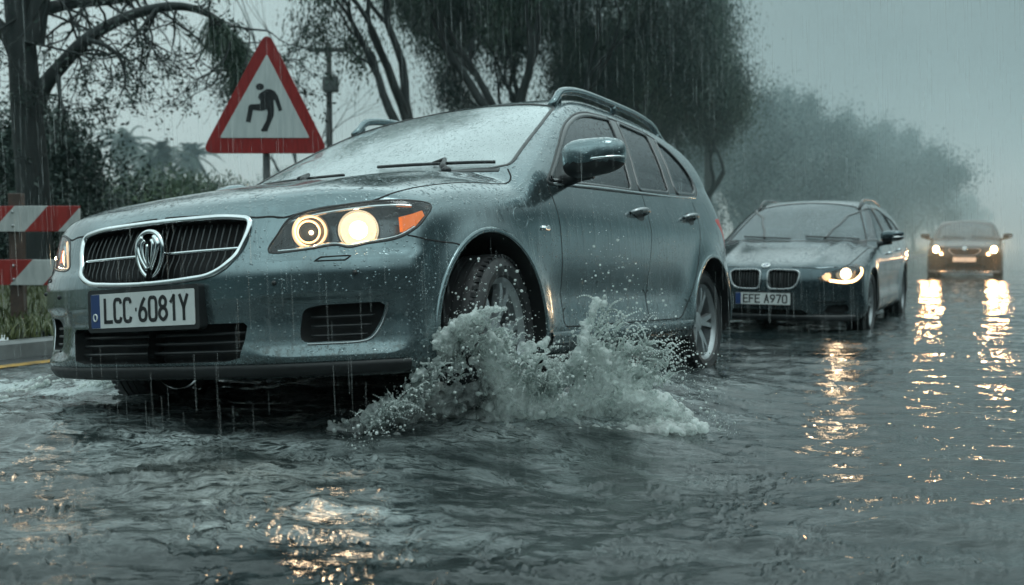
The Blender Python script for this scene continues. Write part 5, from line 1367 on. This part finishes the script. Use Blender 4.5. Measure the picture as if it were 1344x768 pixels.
def make_water():
    rows = []; d = 1.3
    while d < 170: rows.append(d); d *= 1.0062
    rows = np.array(rows); u = np.concatenate([np.linspace(-2.2, -.68, 40, endpoint=False), np.linspace(-.68, .68, 620, endpoint=False), np.linspace(.68, 2.2, 40)])
    X = u[None]*(rows[:, None]+.6); Y = np.repeat(rows[:, None], len(u), 1)
    w, foam = wave(X, Y)
    rg = np.random.default_rng(3)
    for k in range(800):                                        # rings and pits where drops land
        y0 = 1.8+8*rg.random()**1.7; x0 = (rg.random()*2-1)*.62*y0; R = .015+.05*rg.random(); i0, i1 = np.searchsorted(rows, [y0-R*2.5, y0+R*2.5])
        xs, ys = X[i0:i1], Y[i0:i1]; r = np.hypot(xs-x0, ys-y0); w[i0:i1] += .0075*np.exp(-((r-R)/.011)**2)*np.cos((r-R)*300)+.004*np.exp(-(r/.010)**2)
    n = X*NR[0]+Y*NR[1]
    keep = n > KERB_N+.02
    v = np.stack([X, Y, w], 2).reshape(-1, 3); i = np.arange(X.size).reshape(X.shape)
    f = np.stack([i[:-1, :-1], i[:-1, 1:], i[1:, 1:], i[1:, :-1]], 2).reshape(-1, 4); f = f[keep.ravel()[f].all(1)]
    used, inv = np.unique(f, return_inverse=True); v = v[used]; fo = foam.ravel()[used]
    t = NT('flood_water'); a = t.n('ShaderNodeAttribute', attribute_name='foam'); c = t.coord((1., 2.8, 1.))
    f1 = t.noise(c, 6.5, 4, .55, .5); f2 = t.noise(t.coord((1, 1.7, 1)), 34., 3, .55)
    web = t.noise(t.coord((1, 1.9, 1)), 9., 6, .68, 1.1); rid = t.math('ABSOLUTE', t.math('SUBTRACT', web, .5)); lace = t.ramp(rid, [(.0, 1.), (.035, .55), (.13, 0.)])
    k = t.math('MULTIPLY', t.math('MULTIPLY', a.outputs['Fac'], 1.25), t.math('ADD', lace, t.ramp(a.outputs['Fac'], [(.55, 0.), (1., .6)]))); k = t.math('MINIMUM', k, .80)
    murk = t.mix(t.ramp(t.noise(t.coord(), .8, 3, .5), [(.35, 0.), (.7, 1.)]), (.008, .013, .014), (.020, .027, .026))
    t.l(t.mix(k, murk, (.46, .52, .52)), t.b.inputs['Base Color']); t.l(t.math('MULTIPLY_ADD', k, .35, .035), t.b.inputs['Roughness'])
    t.set(IOR=1.42, Specular_IOR_Level=.5)
    b = t.bump(f1, .60, .014); b = t.bump(f2, .35, .0035, b); b = t.bump(lace, .4, .004, b) if False else b
    t.l(b, t.b.inputs['Normal'])
    o = mesh('flood_water', v, inv.reshape(-1, 4), t.m); o['kind'] = 'structure'
    at_ = o.data.attributes.new('foam', 'FLOAT', 'POINT'); at_.data.foreach_set('value', fo.astype(np.float32))
    return o

def ico():
    p = (1+5**.5)/2; v = np.array([(-1, p, 0), (1, p, 0), (-1, -p, 0), (1, -p, 0), (0, -1, p), (0, 1, p), (0, -1, -p), (0, 1, -p), (p, 0, -1), (p, 0, 1), (-p, 0, -1), (-p, 0, 1)], float)
    f = np.array([(0, 11, 5), (0, 5, 1), (0, 1, 7), (0, 7, 10), (0, 10, 11), (1, 5, 9), (5, 11, 4), (11, 10, 2), (10, 7, 6), (7, 1, 8), (3, 9, 4), (3, 4, 2), (3, 2, 6), (3, 6, 8), (3, 8, 9), (4, 9, 5), (2, 4, 11), (6, 2, 10), (8, 6, 7), (9, 8, 1)])
    return v/np.linalg.norm(v[0]), f

def balls(C, R, stretch=None):
    v0, f0 = ico(); N = len(C)
    v = (C[:, None]+v0[None]*R[:, None, None]).reshape(-1, 3); f = (np.arange(N)[:, None, None]*12+f0[None]).reshape(-1, 3); return v, f

def aerated(name, foamy=.5):
    """broken water: clear where it is a sheet, white where it is full of air"""
    t = NT(name); o = t.coord(); f = t.noise(o, 13, 7, .72, .7); g = t.noise(o, 120, 3, .7); vo = t.n('ShaderNodeTexVoronoi'); vo.inputs['Scale'].default_value = 170; t.l(o, vo.inputs['Vector'])
    sp = t.ramp(vo.outputs['Distance'], [(.08, 1.), (.30, 0.)]); b = t.bump(g, .55, .006); b = t.bump(sp, .5, .003, b)
    t.l(t.ramp(f, [(.34, (.30, .33, .32)), (.58, (.95, .97, .96))]), t.b.inputs['Base Color']); t.set(Roughness=.22, Specular_IOR_Level=.6); t.l(b, t.b.inputs['Normal'])
    tl = t.n('ShaderNodeBsdfTranslucent'); tl.inputs[0].default_value = (.92, .97, .95, 1); t.l(b, tl.inputs[1])
    m1 = t.n('ShaderNodeMixShader'); m1.inputs[0].default_value = .62; t.l(t.b.outputs[0], m1.inputs[1]); t.l(tl.outputs[0], m1.inputs[2])
    tp = t.n('ShaderNodeBsdfTransparent'); tp.inputs[0].default_value = (.92, .96, .95, 1); gy = t.n('ShaderNodeBsdfGlossy'); gy.inputs['Roughness'].default_value = .05; t.l(b, gy.inputs['Normal'])
    fr = t.n('ShaderNodeFresnel'); fr.inputs[0].default_value = 1.5; t.l(b, fr.inputs['Normal']); gl = t.n('ShaderNodeMixShader'); t.l(fr.outputs[0], gl.inputs[0]); t.l(tp.outputs[0], gl.inputs[1]); t.l(gy.outputs[0], gl.inputs[2])
    k = t.math('ADD', t.ramp(f, [(foamy-.10, .10), (foamy+.12, .95)]), t.math('MULTIPLY', sp, .35)); m2 = t.n('ShaderNodeMixShader'); t.l(t.math('MINIMUM', k, 1.), m2.inputs[0]); t.l(gl.outputs[0], m2.inputs[1]); t.l(m1.outputs[0], m2.inputs[2])
    t.l(m2.outputs[0], t.out.inputs[0]); return t.m

def make_splash():
    rg = np.random.default_rng(8)
    mat = aerated('aerated_splash', .43); white = aerated('white_foam', .40)
    # crest of the sheet thrown up by the wheel: along the car (metres from the wheel) -> height
    prof = herm([-.80, -.68, -.55, -.42, -.30, -.18, -.10, -.02, .05, .12, .19, .25, .31, .36, .41, .49, .61, .70, .77], [.01, .05, .14, .26, .40, .50, .47, .35, .27, .26, .33, .44, .57, .50, .43, .39, .30, .15, .02])
    c = car_pt(1.0, -.10, 0.); base = np.array([c[0]-.10, c[1]+.02, .085])
    A3 = np.array([.954, .298, 0]); N3 = np.array([.298, -.954, 0])
    def pts(n, hp, rlo, rhi, out, jit, k0, k1):
        s = -.72+1.47*rg.random(n); e = rg.random(n)**hp; H = prof(s)*(.80+.40*fbm(s*7, e*2.2+s, 3, 5)); z = e*H
        lean = .08+.36*e**1.4*np.clip(H/.4, .3, 1.2)+out*rg.normal(0, 1, n)
        lean += .16*(fbm(s*4, e*3, 3, 9)-.5)*2
        s2 = s+.16*e*(fbm(s*3+4, e*4, 2, 19)-.5)*2
        C = base+A3*s2[:, None]+N3*lean[:, None]*.75+np.array([0, 0, 1.])*z[:, None]+rg.normal(0, jit, (n, 3)); R = (rlo+(rhi-rlo)*rg.random(n)**2)*(1.15-.60*e)
        keep = fbm(s*9+3, e*5-s*2, 4, 44) > (k0+k1*e)
        return C[keep], R[keep], e[keep]
    C0, R0, _ = pts(8000, .90, .013, .030, .016, .006, .27, .22); C1, R1, _ = pts(9000, 1.0, .006, .016, .045, .014, .36, .20); C2, R2, _ = pts(7000, .60, .004, .008, .065, .024, .38, .14)
    # skirt of foam where the sheet leaves the water
    n = 1500; s = -.72+1.50*rg.random(n); C3 = base+A3*s[:, None]+N3*(.10+.22*rg.random(n)+.10*(fbm(s*3, s*0, 2, 3)-.5))[:, None]+np.array([0, 0, 1.])*(-.02+.05*rg.random(n)*fbm(s*5, s*0+2, 3, 6)*2)[:, None]; R3 = .007+.020*rg.random(n)**2
    # threads torn off the crest, each a string of shrinking beads on a ballistic path
    n = 420; s = -.62+1.25*rg.random(n); H = prof(s); e = .55+.45*rg.random(n); P0 = base+A3*s[:, None]+N3*(.10+.30*e)[:, None]*.75+np.array([0, 0, 1.])*(H*e*.92)[:, None]
    V0 = A3*rg.normal(.1, .55, n)[:, None]+N3*(.35+.5*rg.random(n))[:, None]+np.array([0, 0, 1.])*(.5+1.1*rg.random(n))[:, None]; LC, LR = [], []; T1 = .06+.12*rg.random(n); r0 = .0055+.006*rg.random(n)
    for k in range(13): tt = (T1*k/12)[:, None]; LC.append(P0+V0*tt+np.array([0, 0, -4.9])*tt*tt); LR.append(r0*(1-.62*k/12))
    LC = np.vstack(LC); LR = np.concatenate(LR); C = np.vstack([C0, C1, C2, C3]); R = np.concatenate([R0, R1, R2, R3]); v, f = balls(C, R)
    o = mesh('water_splash', v, f, mat); md = o.modifiers.new('skin', 'REMESH'); md.mode = 'VOXEL'; md.voxel_size = .0056; md.use_smooth_shade = True; sm = o.modifiers.new('smooth', 'SMOOTH'); sm.factor = .5; sm.iterations = 3
    bpy.context.view_layer.update(); me = bpy.data.meshes.new_from_object(o.evaluated_get(bpy.context.evaluated_depsgraph_get())); old = o.data; o.modifiers.clear(); o.data = me; bpy.data.meshes.remove(old)
    nv = len(me.vertices); q = np.zeros(nv*3, np.float32); me.vertices.foreach_get('co', q); q = q.reshape(-1, 3); nn = np.zeros(nv*3, np.float32); me.vertex_normals.foreach_get('vector', nn); nn = nn.reshape(-1, 3)
    q += nn*(.007*(fbm(q[:, 0]*52+q[:, 1]*30, q[:, 2]*52-q[:, 1]*11, 3, 2)-.5)*2)[:, None].astype(np.float32); me.vertices.foreach_set('co', q.ravel())
    if not me.materials: me.materials.append(mat)
    me.polygons.foreach_set('use_smooth', np.ones(len(me.polygons), bool)); me.update()
    tag(o, 'grey white splash thrown up by the front wheel of the nearest car', 'splash')
    # loose drops
    n = 2200; s = -.75+1.55*rg.random(n); H = prof(s); h = H*(.70+.75*rg.random(n)**1.5)+.03*rg.normal(0, 1, n); Cd = base+A3*s[:, None]+N3*(.15+.40*rg.random(n))[:, None]+np.array([0, 0, 1.])*np.abs(h)[:, None]
    v, f = balls(np.vstack([Cd, LC]), np.concatenate([.0012+.0060*rg.random(n)**5, LR*.75])); d = mesh('splash_drops', v, f, mat); d['kind'] = 'stuff'
    # small breaking crests by the left front corner
    rg2 = np.random.default_rng(9); cl = car_pt(-1.15, -.1, 0); n = 1500; px = cl[0]-.45+1.0*rg2.random(n)-.25; py = cl[1]-.2+.9*rg2.random(n); wz, fo = wave(px, py); keep = (fbm(px*6, py*9, 3, 15) > .55) & (px*NR[0]+py*NR[1] > KERB_N+.75)
    v, f = balls(np.stack([px, py, wz+.004], 1)[keep], (.006+.014*rg2.random(n)**2)[keep]); o2 = mesh('foam', v, f, white); o2['kind'] = 'stuff'
    return o

def make_rain():
    rg = np.random.default_rng(12); N = 5200
    y = 2.6+16*rg.random(N)**1.25; x = (rg.random(N)*2-1)*.62*y; z = rg.random(N)*(.9+y*.30); L = .06+.16*rg.random(N); r = .00032+.00042*rg.random(N); r *= (y/5)**.55
    T = np.stack([.035*L+0*x, 0*x, -L], 1); B = np.stack([x, y, z], 1); V = []
    a = np.array([[1, 0, 0], [-.5, .87, 0], [-.5, -.87, 0]])
    v = np.concatenate([B[:, None]+a[None]*r[:, None, None], (B+T)[:, None]+a[None]*r[:, None, None]], 1).reshape(-1, 3); i = np.arange(N)[:, None]*6
    f = np.concatenate([i+np.array([0, 1, 4, 3]), i+np.array([1, 2, 5, 4]), i+np.array([2, 0, 3, 5])])
    t = NT('falling_rain'); t.t.nodes.remove(t.b); tr = t.n('ShaderNodeBsdfTransparent'); gl = t.n('ShaderNodeBsdfDiffuse'); gl.inputs[0].default_value = (.85, .9, .9, 1); m = t.n('ShaderNodeMixShader'); m.inputs[0].default_value = .20
    t.l(tr.outputs[0], m.inputs[1]); t.l(gl.outputs[0], m.inputs[2]); t.l(m.outputs[0], t.out.inputs[0])
    o = mesh('rain', v, f, t.m, smooth=False); o['kind'] = 'stuff'
# ---------------------------------------------------------------- light, fog, assembly
def make_world():
    w = bpy.data.worlds.new('World'); SC.world = w; w.use_nodes = True; t = w.node_tree; bg = t.nodes['Background']
    sky = t.nodes.new('ShaderNodeTexSky'); sky.sky_type = 'NISHITA'; sky.sun_disc = False; sky.sun_elevation = math.radians(70); sky.sun_rotation = math.radians(120); sky.air_density = 2.; sky.dust_density = 4.
    g = t.nodes.new('ShaderNodeTexCoord'); dp = t.nodes.new('ShaderNodeVectorMath'); dp.operation = 'DOT_PRODUCT'; dp.inputs[1].default_value = (-.70, .25, .62)
    t.links.new(g.outputs['Generated'], dp.inputs[0])
    n = t.nodes.new('ShaderNodeTexNoise'); n.inputs['Scale'].default_value = 2.6; n.inputs['Detail'].default_value = 5; t.links.new(g.outputs['Generated'], n.inputs['Vector'])
    ad = t.nodes.new('ShaderNodeMath'); ad.operation = 'MULTIPLY_ADD'; ad.inputs[1].default_value = .55; t.links.new(n.outputs[0], ad.inputs[0]); t.links.new(dp.outputs['Value'], ad.inputs[2])
    r = t.nodes.new('ShaderNodeValToRGB'); e = r.color_ramp.elements
    for k in (.3, .55, .75): e.new(k)
    for q, (p, c) in zip(e, ((0.0, (.24, .37, .40)), (.28, (.82, 1.18, 1.25)), (.55, (1.70, 2.35, 2.42)), (.75, (2.55, 3.40, 3.46)), (1.0, (3.4, 4.4, 4.45)))): q.position = p; q.color = (*[x/10 for x in c], 1)
    t.links.new(ad.outputs[0], r.inputs[0])
    sc = t.nodes.new('ShaderNodeVectorMath'); sc.operation = 'SCALE'; sc.inputs['Scale'].default_value = 10/.10; t.links.new(r.outputs[0], sc.inputs[0])
    mx = t.nodes.new('ShaderNodeMix'); mx.data_type = 'RGBA'; mx.inputs[0].default_value = .994; t.links.new(sky.outputs[0], mx.inputs[6]); t.links.new(sc.outputs[0], mx.inputs[7]); 
    # unseen low sky behind and right darkened by tint so the car reflects dark
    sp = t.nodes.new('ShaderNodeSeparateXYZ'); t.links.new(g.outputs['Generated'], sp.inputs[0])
    def mr(src, a, b, c, d):
        q = t.nodes.new('ShaderNodeMapRange'); q.interpolation_type = 'SMOOTHSTEP'
        for k, x in zip((1, 2, 3, 4), (a, b, c, d)): q.inputs[k].default_value = x
        t.links.new(src, q.inputs[0]); return q.outputs[0]
    # the cloud sheet is thinnest overhead
    ov = t.nodes.new('ShaderNodeMix'); ov.data_type = 'RGBA'; t.links.new(mr(sp.outputs[2], .23, .56, 0., 1.), ov.inputs[0]); t.links.new(mx.outputs[2], ov.inputs[6])
    cl = t.nodes.new('ShaderNodeVectorMath'); cl.operation = 'SCALE'; cl.inputs[0].default_value = (61, 79, 80); t.links.new(mr(n.outputs[0], .3, .7, .75, 1.3), cl.inputs['Scale']); t.links.new(cl.outputs[0], ov.inputs[7]); mx = ov
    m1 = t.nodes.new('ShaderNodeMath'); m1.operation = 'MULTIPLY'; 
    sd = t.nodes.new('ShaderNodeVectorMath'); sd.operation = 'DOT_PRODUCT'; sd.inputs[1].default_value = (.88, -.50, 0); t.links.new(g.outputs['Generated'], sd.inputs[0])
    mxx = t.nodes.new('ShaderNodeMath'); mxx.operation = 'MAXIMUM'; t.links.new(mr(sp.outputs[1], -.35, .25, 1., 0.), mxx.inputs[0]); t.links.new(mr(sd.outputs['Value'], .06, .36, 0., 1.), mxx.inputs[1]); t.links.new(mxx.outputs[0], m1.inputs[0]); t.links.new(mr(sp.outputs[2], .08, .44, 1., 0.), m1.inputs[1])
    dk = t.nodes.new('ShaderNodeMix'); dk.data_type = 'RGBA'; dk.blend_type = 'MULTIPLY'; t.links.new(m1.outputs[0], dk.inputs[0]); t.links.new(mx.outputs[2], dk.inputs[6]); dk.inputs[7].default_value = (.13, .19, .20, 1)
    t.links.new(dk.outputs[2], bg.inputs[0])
    bg.inputs[1].default_value = .0155
    s = bpy.data.lights.new('sun', 'SUN'); s.energy = .85; s.angle = math.radians(25); s.color = (.90, 1., .98); o = bpy.data.objects.new('sun', s); COL.objects.link(o)
    d = Vector((math.sin(math.radians(120))*math.cos(math.radians(70)), math.cos(math.radians(120))*math.cos(math.radians(70)), math.sin(math.radians(70)))); o.rotation_euler = d.to_track_quat('Z', 'Y').to_euler()

def make_fog():
    for name, den, c, d in (('thin_haze', .0006, (20, 4, 5.5), (240, 34, 14)), ('rain_fog', .0145, (20, 109, 5.5), (240, 175.9, 14))):
        m = bpy.data.materials.new(name); m.use_nodes = True; t = m.node_tree; t.nodes.remove(t.nodes['Principled BSDF']); v = t.nodes.new('ShaderNodeVolumeScatter'); v.inputs['Color'].default_value = (.71, .94, .985, 1); v.inputs['Density'].default_value = den; v.inputs['Anisotropy'].default_value = .35
        t.links.new(v.outputs[0], t.node_tree.nodes['Material Output'].inputs['Volume'] if hasattr(t, 'node_tree') else t.nodes['Material Output'].inputs['Volume'])
        b = MB(); b.box(c, d); o = b.build('fog', m, smooth=False); o['kind'] = 'stuff'

def lamp(p, energy, col, r=.05, spot=None, aim=None, name='headlamp_glow'):
    l = bpy.data.lights.new(name, 'SPOT' if spot else 'POINT'); l.energy = energy; l.color = col; l.shadow_soft_size = r
    o = bpy.data.objects.new(name, l); COL.objects.link(o); o.location = p
    if spot: l.spot_size = spot; l.spot_blend = .8; o.rotation_euler = (-Vector(aim)).to_track_quat('Z', 'Y').to_euler()
    return o

def put(root, x, y, z, yaw, k): root.location = (x, y, z); root.rotation_euler = (0, 0, math.radians(-yaw)); root.scale = (k, k, k)

def main():
    SC.view_settings.view_transform = 'Standard'; SC.view_settings.look = 'None'; SC.view_settings.exposure = 0; SC.view_settings.gamma = 1
    SC.render.engine = 'CYCLES'; cy = SC.cycles; cy.use_denoising = True; cy.max_bounces = 10; cy.transparent_max_bounces = 24; cy.volume_bounces = 1; cy.transmission_bounces = 8; cy.sample_clamp_indirect = 6.; cy.caustics_reflective = True
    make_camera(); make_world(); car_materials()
    M['windscreen_b'] = glass('misted_windscreen', (.45, .52, .53), (.16, .20, .21), .5, .6); M['led'] = glow('lit_strip', (1., .62, .30), 7.)
    car, C = make_wagon(); car.matrix_world = pose_matrix(); tag(car, 'grey green estate car ploughing through the flood, nearest and largest', 'car', 'cars driving through the flood')
    sec, C2 = behind_car(SECOND, SECOND_CUTS, 'estate_car', paint('wet_dark_blue_paint', (.050, .078, .088)), 150, .024); roundel(sec, C2, -.70, .042, M['plate'], M['plate_blue'])
    tag(sec, 'dark blue estate car with twin oval grilles following behind', 'car', 'cars driving through the flood')
    thr, C3 = behind_car(THIRD, THIRD_CUTS, 'hatchback_car', paint('wet_black_paint', (.024, .023, .022)), 110, .034); roundel(thr, C3, .745, .05, M['chrome'], M['black'], False)
    tag(thr, 'distant dark hatchback with glaring headlights, last in the line', 'car', 'cars driving through the flood')
    a = math.radians(27); put(sec, 2.36+.78*math.sin(a), 9.58+.78*math.cos(a), -.055, 27, .98)
    a = math.radians(25); put(thr, 10.85+.82*math.sin(a), 24.5+.82*math.cos(a), -.03, 25, .98)
    bpy.context.view_layer.update()
    for s in (1, -1):
        p = thr.matrix_world @ Vector((.66*s, -.86, .72)); lamp(p, 55, (1., .58, .28), .09, math.radians(110), (-math.sin(a), -math.cos(a), -.06)); lamp(thr.matrix_world @ Vector((.86*s, -1.10, .80)), 62, (1., .50, .22), .06)  # extra point lamps floating ahead of the headlights, added for amber glow in fog
    for root, q, e, aim in ((car, (.73, -.86, .70), 10, (-.42, -.87, -.42)), (car, (-.73, -.86, .70), 4, (-.42, -.87, -.42)), (sec, (.69, -.66, .60), 3.2, (-.42, -.87, -.22)), (sec, (-.69, -.66, .60), 1.2, (-.42, -.87, -.22))):
        lamp(root.matrix_world @ Vector(q), e, (1., .70, .42), .055, math.radians(110), aim)
    for x in (1, -1):
        for q in ((.626, -.838, .704), (.766, -.767, .703)): q = (q[0]*x-.022*x, q[1]+.030, q[2]); lamp(car.matrix_world @ Vector(q), .5, (1., .66, .36), .008, name='bulb')
    make_ground(); make_grass(); make_barrier(); make_sign(); make_trees(); make_poles(); make_water(); make_splash(); make_rain(); make_fog()
main()
